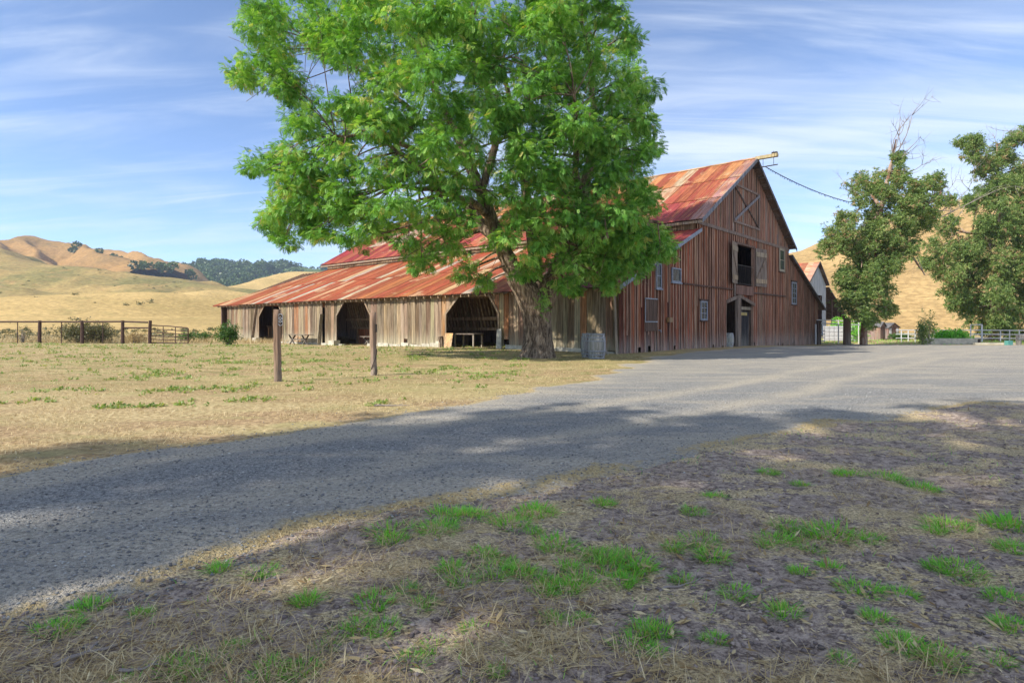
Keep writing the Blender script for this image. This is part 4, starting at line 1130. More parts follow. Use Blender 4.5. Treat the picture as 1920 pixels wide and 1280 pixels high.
# --- gable end details
def gbox(name, s0, s1, z0, z1, y0, y1, mat, col=None, parent=None):
    return MB().box(s0, s1, y0, y1, z0, z1).build(name, M[mat], parent or barn, col)
gbox('ledger_board', NL - 0.05, NR + 0.02, LEDGE - 0.10, LEDGE + 0.09, -0.10, -0.068, 'board_dark', (0.22, 0.165, 0.14))
gbox('belt_rail', 6.3, 13.2, 3.36, 3.44, -0.13, -0.068, 'board_dark', (0.11, 0.065, 0.05))
gbox('belt_rail', 16.6, 23.4, 3.28, 3.37, -0.15, -0.068, 'board_dark', (0.11, 0.075, 0.065))
# hay door with its X brace
hd = MB(); hs0, hs1, hz0, hz1 = 13.25, 17.85, 7.6, 9.88
hd.box(hs0, hs1, -0.11, -0.07, hz0 - 0.08, hz0 + 0.06).box(hs0, hs1, -0.11, -0.07, hz1 - 0.06, hz1 + 0.08)
hd.box(hs0, hs0 + 0.13, -0.109, -0.07, hz0 + 0.06, hz1 - 0.06).box(hs1 - 0.13, hs1, -0.109, -0.07, hz0 + 0.06, hz1 - 0.06)
hdo = hd.build('hay_door_frame', M['board_dark'], barn, (0.24, 0.18, 0.155))
MB().bar((hs0 + 0.1, -0.13, hz0 + 0.05), (hs1 - 0.1, -0.13, hz1 - 0.05), 0.035, 0.17).build('brace', M['board_dark'], hdo, (0.22, 0.21, 0.23))
MB().bar((hs0 + 0.1, -0.095, hz1 - 0.05), (hs1 - 0.1, -0.095, hz0 + 0.05), 0.03, 0.12).build('brace', M['board_dark'], hdo, (0.10, 0.07, 0.06))
# loft opening: jambs, railing, shutters, panel below
lf = MB(); lf.box(13.70, 13.81, -0.10, 0.12, 3.73, 6.30).box(16.79, 16.92, -0.10, 0.12, 3.73, 6.30).box(13.70, 16.92, -0.12, 0.12, 6.24, 6.36)
lfo = lf.build('loft_frame', M['board_dark'], barn, (0.16, 0.105, 0.085))
rl = MB(); rl.bar((13.82, -0.02, 4.98), (16.78, -0.02, 4.98), 0.05, 0.06).bar((13.82, -0.02, 3.82), (16.78, -0.02, 3.82), 0.05, 0.05)
rlo = rl.build('loft_railing', M['iron'], barn)
bar_me = MB().tube([(0, 0, 3.84), (0, 0, 4.96)], 0.016, 6).mesh('railing_bar', M['iron'])
for i in range(16): inst('railing_bar', bar_me, rlo, (13.95 + i * 0.18, -0.02, 0))
def shutter(s_h, sgn, ang, col):
    e = bpy.data.objects.new('shutter', None); lk(e, barn); e.location = (s_h, -0.12, 0); e.rotation_euler = (0, 0, ang)
    W = 1.42
    m_ = MB()
    for i in range(4): m_.box(sgn * (0.02 + i * W / 4) if sgn > 0 else -(0.02 + (i + 1) * W / 4), (sgn * (0.01 + (i + 1) * W / 4)) if sgn > 0 else -(0.01 + i * W / 4) - 0.02, -0.03, 0.0, 3.76, 6.26)
    sh = m_.build('shutter_boards', M['timber'], e, col)
    x0, x1 = sorted((sgn * 0.03, sgn * (W - 0.01)))
    MB().box(x0, x1, -0.062, -0.032, 5.72, 6.02).build('shutter_brace', M['timber'], e, (0.36, 0.29, 0.21))
    MB().box(x0, x1, -0.062, -0.032, 3.98, 4.26).build('shutter_brace', M['timber'], e, (0.36, 0.27, 0.18))
    MB().bar((sgn * 0.1, -0.05, 4.28) if sgn > 0 else (sgn * (W - 0.1), -0.05, 5.7), (sgn * (W - 0.1), -0.05, 5.7) if sgn > 0 else (sgn * 0.1, -0.05, 4.28), 0.03, 0.14).build('shutter_brace', M['timber'], e, (0.20, 0.145, 0.11))
shutter(13.72, -1, math.radians(9), (0.26, 0.195, 0.15))
shutter(16.92, 1, math.radians(-10), (0.215, 0.165, 0.135))
gbox('loft_apron', 13.5, 16.6, 3.12, 3.68, -0.16, -0.10, 'board_dark', (0.20, 0.115, 0.09))
gbox('loft_post', 13.28, 13.42, 3.0, 4.0, -0.15, -0.08, 'board_dark', (0.25, 0.2, 0.17))
# entry: braces, middle post, recess, door
en = MB()
en.bar((12.13, -0.10, 2.62), (14.2, -0.10, 3.04), 0.06, 0.20).bar((14.2, -0.10, 3.04), (16.83, -0.10, 2.56), 0.06, 0.20)
en.build('entry_brace', M['timber'], barn, (0.20, 0.145, 0.115))
gbox('entry_post', 13.95, 14.42, -0.3, 3.0, -0.12, 0.10, 'timber', (0.22, 0.155, 0.12))
rc = MB(); rc.box(12.06, 12.12, 0.0, 1.9, -0.5, 3.2).box(16.84, 16.90, 0.0, 1.9, -0.5, 3.2).box(12.06, 16.9, 1.9, 1.95, -0.5, 3.2).box(12.06, 16.9, 0.01, 1.95, 3.21, 3.26)
rc.build('entry_recess', M['timber'], barn, (0.19, 0.13, 0.10))
gbox('entry_beam', 14.45, 16.84, 2.20, 2.40, 0.12, 0.24, 'timber', (0.32, 0.26, 0.19))
dr = gbox('door', 14.62, 16.5, -0.35, 2.12, 0.16, 0.21, 'timber', (0.042, 0.038, 0.042))
gbox('door_plate', 14.95, 16.1, 1.84, 2.03, 0.12, 0.155, 'timber', (0.50, 0.38, 0.15), dr)
gbox('door_hasp', 14.72, 14.80, 0.95, 1.07, 0.13, 0.155, 'iron', None, dr)
# windows
def window(s0, s1, z0, z1, nx, nz, mat='white_paint', fw=0.07, hood=True, wc=(0.3, 0.3, 0.3)):
    w = MB()
    w.box(s0, s1, -0.13, -0.066, z0, z0 + fw).box(s0, s1, -0.13, -0.066, z1 - fw, z1).box(s0, s0 + fw, -0.129, -0.066, z0 + fw, z1 - fw).box(s1 - fw, s1, -0.129, -0.066, z0 + fw, z1 - fw)
    wo = w.build('window', M[mat], barn, wc)
    g = MB().box(s0 + fw, s1 - fw, -0.088, -0.070, z0 + fw, z1 - fw); g.build('pane', M['glass'], wo)
    if nx > 1 or nz > 1:
        b_ = MB()
        for i in range(1, nx): x = s0 + fw + (s1 - s0 - 2*fw) * i / nx; b_.box(x - 0.02, x + 0.02, -0.115, -0.09, z0 + fw, z1 - fw)
        for i in range(1, nz): z = z0 + fw + (z1 - z0 - 2*fw) * i / nz; b_.box(s0 + fw, s1 - fw, -0.112, -0.0905, z - 0.02, z + 0.02)
        b_.build('muntin', M[mat], wo, wc)
    if hood: MB().box(s0 - 0.1, s1 + 0.1, -0.15, -0.066, z1 + 0.005, z1 + 0.10).build('hood', M['board_dark'], wo, (0.08, 0.05, 0.04))
    MB().box(s0 - 0.06, s1 + 0.06, -0.16, -0.066, z0 - 0.07, z0 - 0.005).build('sill', M[mat] if not hood else M['board_dark'], wo, (0.1, 0.06, 0.05))
    return wo
window(3.29, 3.83, 3.02, 4.25, 1, 2, 'trim_blue', 0.06, False)
window(4.96, 5.98, 3.42, 4.15, 1, 1, 'trim_blue', 0.07, False)
window(8.42, 9.30, 1.50, 2.56, 2, 3, 'trim_blue', 0.08)
window(21.9, 23.15, 5.1, 6.78, 1, 2, 'timber', 0.16, False, (0.36, 0.31, 0.23))
window(24.95, 26.1, 2.78, 4.50, 2, 4, 'trim_blue', 0.12)
# hatch with painted strap bars, lamp box, tap
ht = gbox('hatch', 2.24, 3.40, 0.95, 2.50, -0.09, -0.066, 'board_dark', (0.13, 0.085, 0.065))
for z in (2.47, 1.37): gbox('strap', 2.2, 3.45, z, z + 0.055, -0.115, -0.091, 'hoop', None, ht)
gbox('strap', 2.2, 2.25, 1.43, 2.46, -0.113, -0.091, 'hoop', None, ht)
gbox('meter_box', 4.42, 4.78, 1.38, 1.62, -0.24, -0.066, 'timber', (0.33, 0.20, 0.09))
MB().tube([(3.57, -0.07, 0.99), (3.57, -0.2, 0.99), (3.57, -0.22, 0.9)], 0.03, 6).build('tap', M['hoop'], barn)
# ridge beam for the hay fork, with its hanging track
bm = MB().bar((NC, -0.4, z_nave(NC) + 0.02), (NC, -1.75, z_nave(NC) + 0.0), 0.26, 0.20)
bm.build('hay_beam', M['timber'], barn, (0.42, 0.34, 0.20))
hk = MB().bar((NC, -0.2, z_nave(NC) - 0.60), (NC, -1.75, z_nave(NC) - 0.60), 0.05, 0.06)
for y in (-0.85, -1.5): hk.tube([(NC, y, z_nave(NC) - 0.58), (NC, y, z_nave(NC) - 0.1)], 0.015, 5)
hk.tube([(NC, -1.5, z_nave(NC) + 0.1), (NC, -1.5, z_nave(NC) + 0.3)], 0.015, 5)
hk.bar((NC, -1.4, z_nave(NC) + 0.16), (NC, -1.72, z_nave(NC) + 0.15), 0.2, 0.12)
hk.build('hay_track', M['iron'], barn)

# ------------------------------------------------------------------ things in the yard
def barrel(loc, label, rz=0.0, h=0.95, group=None, col=(0.33, 0.33, 0.33)):
    root = empty('wine_barrel', loc, rz); tag(root, label, 'barrel', group)
    n = 22; prof = [(i / 10, 0.29 + 0.065 * math.sin(math.pi * i / 10)) for i in range(11)]
    for k in range(n):
        a0, a1 = 2*math.pi*(k + 0.03)/n, 2*math.pi*(k + 0.97)/n; v = []; f = []
        for (u, r) in prof[::2]:
            for a in (a0, a1): v.append((r*math.cos(a), r*math.sin(a), u*h))
            for a in (a0, a1): v.append(((r-0.03)*math.cos(a), (r-0.03)*math.sin(a), u*h))
        for i in range(5):
            b = i*4; f += [(b, b+1, b+5, b+4), (b, b+4, b+6, b+2), (b+1, b+3, b+7, b+5)]
        me = bpy.data.meshes.new('stave'); me.from_pydata(v, [], f); me.update(); me.materials.append(M['timber'])
        o = lk(bpy.data.objects.new('stave', me), root); o.color = (*jit(col, 0.2), 1)
    for u in (0.03, 0.16, 0.30, 0.70, 0.84, 0.97):
        r = 0.29 + 0.065 * math.sin(math.pi * u) + 0.006
        m_ = MB(); m_.lathe([(r - 0.012, (u - 0.022) * h), (r, (u - 0.022) * h), (r, (u + 0.022) * h), (r - 0.012, (u + 0.022) * h)], 24)
        m_.f = m_.f[:-2]; m_.build('hoop', M['hoop'], root, None, True)
    MB().lathe([(0.27, 0.90 * h), (0.27, 0.93 * h)], 20).build('head', M['timber'], root, jit(col, 0.1))
    return root
barrel((3.22, 22.35, gz(3.22, 22.35)), 'grey oak barrel standing in front of another barrel near the barn corner')
barrel((3.05, 23.1, gz(3.05, 23.1)), 'grey oak barrel half hidden behind another barrel near the barn corner', 0.4)
x, y = bw(12.95, 0.15)
barrel((x, y, bz(12.95, 0.15) - 0.02), 'pale oak barrel standing in the barn entry beside the post', 0.2, 0.86, None, (0.42, 0.40, 0.38))

def wood_post(loc, h, r, label, tilt, seed, rope):
    root = empty('fence_post', loc); tag(root, label, 'post'); root.rotation_euler = tilt
    rng = np.random.default_rng(seed)
    m_ = MB(); n = 12; zs = np.linspace(-0.2, h, 12)
    m_.tube([(rng.normal() * 0.006, rng.normal() * 0.006, z) for z in zs], [r * (1.12 - 0.14 * z / h + rng.normal() * 0.02) for z in zs], n)
    m_.build('post', M['timber'], root, (0.25, 0.165, 0.115), True)
    w_ = MB()
    if rope == 'wire':
        for k in range(3):
            c = (0.02 + r, -0.05, h - 0.16 - 0.07 * k)
            w_.tube([(c[0] + 0.05 * math.cos(a), c[1], c[2] + 0.06 * math.sin(a)) for a in np.linspace(0, 6.0, 10)], 0.008, 5)
        w_.build('wire_loop', M['hoop'], root)
    else:
        pts = [((r + 0.012) * math.cos(a), (r + 0.012) * math.sin(a), 0.15 + 0.5 * (a + 2.2) / 2.6) for a in np.linspace(-2.2, 0.4, 12)]
        w_.tube(pts, 0.008, 5); w_.box(r, r + 0.03, -0.06, 0.0, h - 0.5, h - 0.3)
        w_.build('wire_wrap', M['iron'], root)
    return root
wood_post((-5.22, 13.1, gz(-5.22, 13.1)), 1.60, 0.076, 'lone wooden post in dry grass with wire loops near its top', (0, math.radians(-0.8), 0), 1, 'wire')
wood_post((-3.48, 14.8, gz(-3.48, 14.8)), 1.58, 0.074, 'lone wooden post in dry grass with a wire wound round its foot', (0, math.radians(-0.9), 0), 2, 'wrap')

# trestle table against the open side
def trestle(s, t, L, label, hgt=0.74):
    x, y = bw(s, t); root = empty('trestle_table', (x, y, gz(x, y)), BROT); tag(root, label, 'table')
    for i in range(3): MB().box(-0.36 + i * 0.245, -0.125 + i * 0.245, -L/2, L/2, hgt - 0.04, hgt).build('plank', M['timber'], root, jit((0.22, 0.18, 0.14)))
    for sg in (-1, 1):
        yy = sg * L * 0.30
        for k, (a, b) in enumerate(((-0.42, 0.42), (0.42, -0.42))):
            MB().bar((0.05 * k, yy + a, -0.02), (0.05 * k, yy + b, hgt - 0.05), 0.06, 0.09, (1, 0, 0)).build('leg', M['timber'], root, (0.075, 0.055, 0.05))
    MB().bar((0.0, -L * 0.3, hgt * 0.5), (0.0, L * 0.3, hgt * 0.5), 0.05, 0.08).build('stretcher', M['timber'], root, (0.09, 0.07, 0.06))
    return root
trestle(-0.75, 26.4, 3.1, 'long table on crossed legs standing against the open side of the barn')
trestle(1.2, 20.2, 1.6, 'small table on crossed legs inside the middle opening of the barn', 0.62)
x, y = bw(0.9, 10.5); wb = empty('workbench', (x, y, gz(x, y)), BROT); tag(wb, 'dark workbench just inside the nearest opening of the barn', 'workbench')
MB().box(-0.4, 0.4, -0.95, 0.75, 0.72, 0.78).build('bench_top', M['timber'], wb, (0.17, 0.135, 0.11))
for sx in (-0.33, 0.33):
    for sy in (-0.85, 0.65): MB().box(sx - 0.04, sx + 0.04, sy - 0.04, sy + 0.04, -0.05, 0.72).build('leg', M['timber'], wb, (0.33, 0.28, 0.23))
x, y = bw(-0.35, 10.75); ps = empty('plywood_sheet', (x, y, gz(x, y)), BROT); tag(ps, 'tan plywood sheet leaning beside the nearest opening of the barn', 'plywood')
MB().prism([(-0.28, -0.55, -0.03), (-0.28, 0.05, -0.03), (0.12, 0.35, 0.80), (0.12, -0.28, 0.80)], [(-0.26, -0.55, -0.03), (-0.26, 0.05, -0.03), (0.14, 0.35, 0.80), (0.14, -0.28, 0.80)]).build('sheet', M['timber'], ps, (0.50, 0.30, 0.14))
x, y = bw(-0.4, 11.25); rd = empty('split_log', (x, y, gz(x, y)), BROT); tag(rd, 'rough split log standing behind the leaning plywood sheet', 'log')
MB().tube([(0, 0, -0.05), (0.02, 0.02, 0.3), (0.0, 0.04, 0.62)], [0.17, 0.15, 0.14], 9).build('log', M['bark'], rd, None, False)
x, y = bw(-0.12, 7.05); wt = empty('weathered_plank', (x, y, gz(x, y)), BROT); tag(wt, 'bleached pale plank propped at the edge of the nearest opening', 'plank')
MB().prism([(-0.06, -0.18, -0.05), (-0.06, 0.2, -0.05), (-0.05, 0.14, 1.0), (-0.05, -0.16, 1.05)], [(-0.02, -0.18, -0.05), (-0.02, 0.2, -0.05), (-0.01, 0.14, 1.0), (-0.01, -0.16, 1.05)]).build('plank', M['stone'], wt)
x, y = bw(-0.35, 0.5); lb = empty('leaning_stick', (x, y, gz(x, y)), BROT); tag(lb, 'bare branch leaning on the barn wall behind the barrels', 'branch')
MB().tube([(-0.15, -0.25, -0.03), (-0.02, 0.02, 0.4), (0.16, 0.12, 1.0)], [0.035, 0.03, 0.018], 6).build('branch', M['dead_wood'], lb)

# string of lamps from the hay track to the gum tree
ax, ay = bw(NC, -1.0); A0 = Vector((ax, ay, z_nave(NC) - 0.62)); A1 = Vector((25.9, 45.0, 10.6))
cb = empty('lamp_string', A0); tag(cb, 'dark cable strung with little bulbs from barn peak to gum tree', 'string lights')
pts = []
for i in range(41):
    u = i / 40; p = A0.lerp(A1, u); p.z -= 0.45 * 4 * u * (1 - u) * 0.55; pts.append(p - A0)
MB().tube(pts, 0.026, 5).build('cable', M['cord'], cb)
bulb_me = MB().lathe([(0.015, 0.0), (0.02, -0.06), (0.045, -0.11), (0.04, -0.16), (0.012, -0.19)], 6).mesh('bulb', M['cord'])
for i in range(1, 40):
    inst('bulb', bulb_me, cb, tuple(pts[i]), (rb.uniform(-.5, .5), rb.uniform(-.5, .5), 0), rb.uniform(0.4, 0.75))

# left field: pipe fence, gate, bushes
FY = 44.0
def lx(px, Y): return (px - 960) / 1102 * Y
fn = empty('pipe_fence', (lx(281, FY), FY, gz(lx(281, FY), FY))); tag(fn, 'rusty pipe fence with wooden posts across the dry field', 'fence')
fz = gz(lx(150, FY), FY)
fo = Vector(fn.location)
def frel(px, z): return (lx(px, FY) - fo.x, 0, z)
for px in (-40, 74, 154, 230, 281):
    MB().tube([frel(px, -0.3), frel(px + rb.uniform(-.6, .6), 0.9), frel(px + rb.uniform(-1, 1), 1.72)], [0.13, 0.115, 0.11], 8).build('post', M['pipe_rust'], fn)
for px in (33, 115, 193, -5): MB().tube([frel(px, -0.3), frel(px, 1.66)], 0.03, 6).build('stake', M['pipe_rust'], fn)
MB().tube([frel(-60, 1.62), frel(40, 1.63), frel(154, 1.62), frel(230, 1.64), frel(277, 1.58)], 0.06, 8).build('rail', M['pipe_rust'], fn)
MB().tube([frel(230, 1.18), frel(281, 1.16)], 0.055, 8).build('rail', M['pipe_rust'], fn)
wm = MB()
for z in (0.3, 0.6, 0.9, 1.2): wm.tube([frel(-60, z), frel(230, z)], 0.006, 4)
tag(wm.build('wire', M['pipe_rust'], fn), kind='stuff')
GY = 44.2
gt = empty('pipe_gate', (lx(283, GY), GY, gz(lx(283, GY), GY))); tag(gt, 'rusty tube gate standing at the end of the pipe fence', 'gate')
gw = lx(357, GY) - lx(283, GY)
gp = lambda u, z: (u * gw, -u * 0.3, z)
MB().tube([gp(0.0, 0.05), gp(0.0, 1.30), gp(0.03, 1.36), gp(0.5, 1.30), gp(0.97, 1.17), gp(1.0, 1.12), gp(1.0, 0.02), gp(0.5, 0.04), gp(0.0, 0.05)], 0.045, 6).build('frame', M['pipe_rust'], gt)
for k in range(1, 5): MB().tube([gp(0, 0.05 + 0.26 * k), gp(1, 0.02 + 0.225 * k)], 0.034, 6).build('bar', M['pipe_rust'], gt)
for u in (0.33, 0.66): MB().tube([gp(u, 0.05), gp(u, 1.32 - 0.18 * u)], 0.03, 6).build('brace', M['pipe_rust'], gt)

def bush(name, loc, rx_, ry_, h, n, mat, label, cat='bush', group=None, sc=(0.18, 0.32), seed=1, stems=6, kind_t=None):
    root = empty(name, (loc[0], loc[1], gz(*loc))); tag(root, label, cat, group)
    rng = np.random.default_rng(seed); m_ = MB(); VV, FF, AA = [], [], []; off = 0
    tv, tf = leaf_card(seed, 6, 0.26) if kind_t is None else kind_t
    for i in range(stems):
        a = rng.uniform(0, 6.28); e = np.array([rx_ * 0.7 * math.cos(a) * rng.random(), ry_ * 0.7 * math.sin(a) * rng.random(), h * rng.uniform(0.6, 0.95)])
        m_.tube([(0, 0, -0.05), tuple(e * 0.5 + rng.normal(size=3) * 0.05), tuple(e)], [0.03, 0.02, 0.008], 5)
        c = e * np.array([1, 1, 0.8]); k = n // stems
        P = c + rng.normal(size=(k, 3)) * np.array([rx_ * 0.35, ry_ * 0.35, h * 0.24]); P[:, 2] = np.abs(P[:, 2])
        v, f, a_ = place(tv, tf, P, rng.normal(size=(k, 3)) + np.array([0, 0, 0.4]), rng.uniform(-2, 2, k), rng.uniform(*sc, k), np.clip(rng.normal(0.5, 0.22, k), 0, 1))
        VV.append(v); FF.append(f + off); AA.append(a_); off += len(v)
    m_.build('stems', M['dead_wood'], root)
    np_mesh('leaves', np.concatenate(VV), np.concatenate(FF), mat, root, {'var': np.concatenate(AA)})
    return root
bush('thistle_bush', (lx(427, 40.5), 40.5), 0.75, 0.6, 1.15, 460, M['weed'], 'leafy green thistle bush at the far corner of the barn', 'bush', None, (0.16, 0.30), 3, 8)
bush('bramble_bush', (lx(145, 45.5), 45.5), 1.9, 1.0, 1.3, 900, M['scrub'], 'broad grey green bush behind the pipe fence', 'bush', None, (0.14, 0.26), 4, 12)
bush('bramble_bush', (lx(190, 45.6), 45.6), 1.2, 0.8, 1.2, 600, M['scrub'], 'smaller grey green bush by the last wooden fence posts', 'bush', None, (0.14, 0.24), 14, 9)
bush('dry_bush', (lx(42, 45.0), 45.0), 0.9, 0.5, 1.2, 90, M['scrub'], 'bare brown bush behind the left end of the pipe fence', 'bush', None, (0.1, 0.18), 5, 14)
bush('dry_bush', (lx(252, 45.2), 45.2), 1.0, 0.5, 0.7, 260, M['straw'], 'dry straw coloured bush beside the pipe gate', 'bush', None, (0.12, 0.24), 6, 10)
bush('low_shrub', (lx(352, 47), 47), 0.75, 0.5, 0.75, 200, M['weed'], 'low green shrub behind the open end of the pipe gate', 'shrub', None, (0.14, 0.24), 7, 7)
bush('low_shrub', (lx(384, 49), 49), 0.6, 0.5, 0.7, 170, M['weed'], 'small green shrub between the gate and the barn', 'shrub', None, (0.14, 0.24), 8, 7)

# scrub dotted over the field and the far slope: one mass
def hz(X, Y):
    z = base_z(X, Y)
    for R, sd, na, ns in ((R_near, 17, 0.12, 0.035), (R_green, 9, 0.26, 0.022)): z = np.maximum(z, ridge_height(X, Y, R, sd, na, ns))
    return z
rng = np.random.default_rng(71)
def scrub(name, n, xr, yr, thr, sc, mat, label_seed, per=10):
    X = rng.uniform(*xr, n * 6); Y = rng.uniform(*yr, n * 6)
    k = (fbm(X * 0.03, Y * 0.03, 3, label_seed) > thr) & (np.abs(X / Y) < 1.1); X, Y = X[k][:n], Y[k][:n]
    Z = hz(X, Y)
    P = np.repeat(np.stack([X, Y, Z], -1), per, 0); s = np.repeat(rng.uniform(*sc, len(X)), per)
    P = P + rng.normal(size=P.shape) * s[:, None] * np.array([0.6, 0.6, 0.25]); P[:, 2] = np.maximum(P[:, 2], np.repeat(Z, per)) + s * 0.15
    tv, tf = leaf_card(label_seed, 5, 0.4)
    v, f, a = place(tv, tf, P, rng.normal(size=P.shape), rng.uniform(-3, 3, len(P)), s * 0.8, np.clip(rng.normal(0.5, 0.25, len(P)), 0, 1))
    return tag(np_mesh(name, v, f, mat, None, {'var': a}), kind='stuff')
scrub('scrub', 300, (-75, -20), (50, 85), 0.42, (0.2, 0.5), M['scrub'], 3)
scrub('hillside_scrub', 110, (-260, -40), (90, 330), 0.5, (0.3, 0.8), M['scrub'], 5)

# woodland on the far hill and the lone oaks on the ridges: one mass
def tree_mass(name, X, Y, R, sd, na, ns, size, per, mat):
    Z = ridge_height(X, Y, R, sd, na, ns)
    k = Z > 3; X, Y, Z = X[k], Y[k], Z[k]
    s = rng.uniform(*size, len(X)); P = np.repeat(np.stack([X, Y, Z + s * 0.45], -1), per, 0); sr = np.repeat(s, per)
    d = rng.normal(size=P.shape); d /= np.linalg.norm(d, axis=1, keepdims=True)
    P = P + d * sr[:, None] * np.array([0.5, 0.5, 0.42]) * rng.random((len(P), 1)) ** 0.4
    tv, tf = leaf_card(9, 3, 0.6)
    v, f, a = place(tv, tf, P, d + rng.normal(size=P.shape) * 0.4, rng.uniform(-3, 3, len(P)), sr * 0.42, np.clip(np.repeat(rng.normal(0.45, 0.25, len(X)), per) + rng.normal(0, .1, len(P)), 0, 1))
    return tag(np_mesh(name, v, f, mat, None, {'var': a}), kind='stuff')
X = rng.uniform(-720, -180, 9000); Y = rng.uniform(690, 1120, 9000)
k = (X / Y > -0.63) & (X / Y < -0.28); k &= fbm(X * 0.012, Y * 0.012, 3, 44) > 0.28
tree_mass('far_woodland', X[k][:4200], Y[k][:4200], R_wood, 23, 0.22, 0.012, (7, 13), 12, M['oak'])
oak_px = [(147, 455, 676), (205, 490, 640), (212, 486, 640), (268, 520, 560), (275, 516, 560), (310, 500, 600), (322, 503, 600), (335, 500, 620), (340, 505, 620), (262, 512, 560), (295, 508, 580), (268, 474, 800)]
X = np.array([at(*p)[0] for p in oak_px for _ in range(2)]) + rng.normal(size=len(oak_px) * 2) * 5; Y = np.array([p[2] for p in oak_px for _ in range(2)]) + rng.normal(size=len(oak_px) * 2) * 10.0
tree_mass('ridge_oaks', X, Y, R_gold, 3, 0.34, 0.0135, (5, 9), 30, M['oak'])

# right-hand yard: gate post, pipe fence, white panel, sheds, trough
def on(px, Y): x = lx(px, Y); return (x, Y, gz(x, Y))
gp_ = empty('gate_post', on(1588, 47.0)); tag(gp_, 'thick squared timber post beside the gum tree trunk', 'post')
MB().prism([(-.22, -.2, -.2), (.22, -.2, -.2), (.22, .2, -.2), (-.22, .2, -.2)], [(-.20, -.18, 2.2), (.21, -.18, 2.15), (.2, .18, 2.2), (-.2, .18, 2.2)]).build('post', M['timber'], gp_, (0.24, 0.16, 0.12))
bp = empty('barn_end_post', on(1535, 49.2)); tag(bp, 'dark post with white pipe at the far end of the barn', 'post')
MB().box(-.14, .14, -.14, .14, -.2, 2.0).build('post', M['timber'], bp, (0.10, 0.065, 0.055))
MB().tube([(-0.3, -.1, -.1), (-0.3, -.1, 1.7)], 0.07, 8).build('pipe', M['pipe_white'], bp)
yf = empty('white_pipe_fence', on(1531, 50)); tag(yf, 'white double rail pipe fence between the barn and gum tree', 'fence')
yo = Vector(yf.location)
def yr(px, Y, z): x = lx(px, Y); return (x - yo.x, Y - yo.y, z)
for z in (1.78, 2.06): MB().tube([yr(1531, 50, z), yr(1540, 50.2, z), yr(1612, 51.5, z - 0.15)], 0.05, 6).build('rail', M['pipe_white'], yf)
for px in (1539, 1572, 1610): MB().tube([yr(px, 50.6, -.2), yr(px, 50.6, 2.06)], 0.045, 6).build('post', M['pipe_white'], yf)
for z in (0.25, 0.55, 0.85, 1.15): MB().tube([yr(1536, 51, z), yr(1547, 51, z)], 0.05, 6).build('rail', M['pipe_white'], yf)
wp = empty('sheet_wall', on(1576, 56)); tag(wp, 'plain white sheet wall behind wire mesh panel', 'panel')
MB().box(-1.62, 1.62, -.03, .03, 0.1, 1.5).build('sheet', M['white_paint'], wp)
mp = empty('mesh_panel', on(1576, 55)); tag(mp, 'dark wire mesh stock panel in front of the white sheet', 'stock panel')
g_ = MB()
for z in (0.25, 0.6, 0.95, 1.3): g_.tube([(-1.6, 0, z), (1.7, 0, z)], 0.014, 4)
for i in range(8): g_.tube([(-1.5 + i * 0.45, 0, 0), (-1.5 + i * 0.45, 0, 1.45)], 0.014, 4)
g_.build('mesh', M['iron'], mp)
bush('young_bush', (lx(1575, 57.5), 57.5), 1.0, 0.6, 2.0, 420, M['grass'], 'bright green bush above the white sheet wall', 'bush', None, (0.18, 0.32), 21, 8)
bush('young_bush', (lx(1607, 56), 56), 0.9, 0.6, 1.7, 380, M['grass'], 'bright green bush between timber post and gum trunk', 'bush', None, (0.18, 0.32), 22, 8)

def shed(loc, rz, w, d, h, rh, label, windows):
    root = empty('garden_shed', loc, rz); tag(root, label, 'shed')
    n = 9
    for (ax_, L, off_, sgn) in ((0, w, -d/2, -1), (1, d, -w/2, -1), (0, w, d/2, 1), (1, d, w/2, 1)):
        for i in range(n if ax_ == 0 else 8):
            nn_ = n if ax_ == 0 else 8
            a, b = -L/2 + L*i/nn_ + 0.004, -L/2 + L*(i+1)/nn_ - 0.004
            top = lambda u: h + (rh * (1 - abs(u) / (w/2)) if ax_ == 0 else 0)
            mm = MB()
            if ax_ == 0:
                A = [(a, off_, -.2), (b, off_, -.2), (b, off_, top(b) - .03), (a, off_, top(a) - .03)]
                mm.prism(A, [(x, y + 0.03 * -sgn, z) for x, y, z in A])
            else:
                A = [(off_, a, -.2), (off_, b, -.2), (off_, b, h - .03), (off_, a, h - .03)]
                mm.prism(A, [(x + 0.03 * -sgn, y, z) for x, y, z in A])
            mm.build('plank', M['timber'], root, jit((0.30, 0.19, 0.155), 0.15))
    for sg in (-1, 1):
        A = [(0, -d/2 - .12, h + rh), (sg * (w/2 + .12), -d/2 - .12, h - rh * .24), (sg * (w/2 + .12), d/2 + .12, h - rh * .24), (0, d/2 + .12, h + rh)]
        MB().prism([(x, y, z + .01) for x, y, z in A], [(x, y, z + .06) for x, y, z in A]).build('roof_slope', M['timber'], root, (0.13, 0.13, 0.14))
    MB().box(-.28, .28, -d/2 - .05, -d/2 - .005, 0, h * .95).build('door', M['timber'], root, (0.22, 0.12, 0.10))
    for (u) in windows: MB().box(u - .13, u + .13, -d/2 - .06, -d/2 - .005, h * .45, h * .92).build('window', M['white_paint'], root)
shed(on(1641, 62), BROT - 0.25, 1.15, 1.5, 1.45, 0.42, 'narrow garden shed with steep roof beside the gum trunk', ())
shed(on(1664, 64), BROT - 0.45, 1.7, 1.4, 1.35, 0.42, 'wider garden shed with two small white framed windows', (-.55, .55))

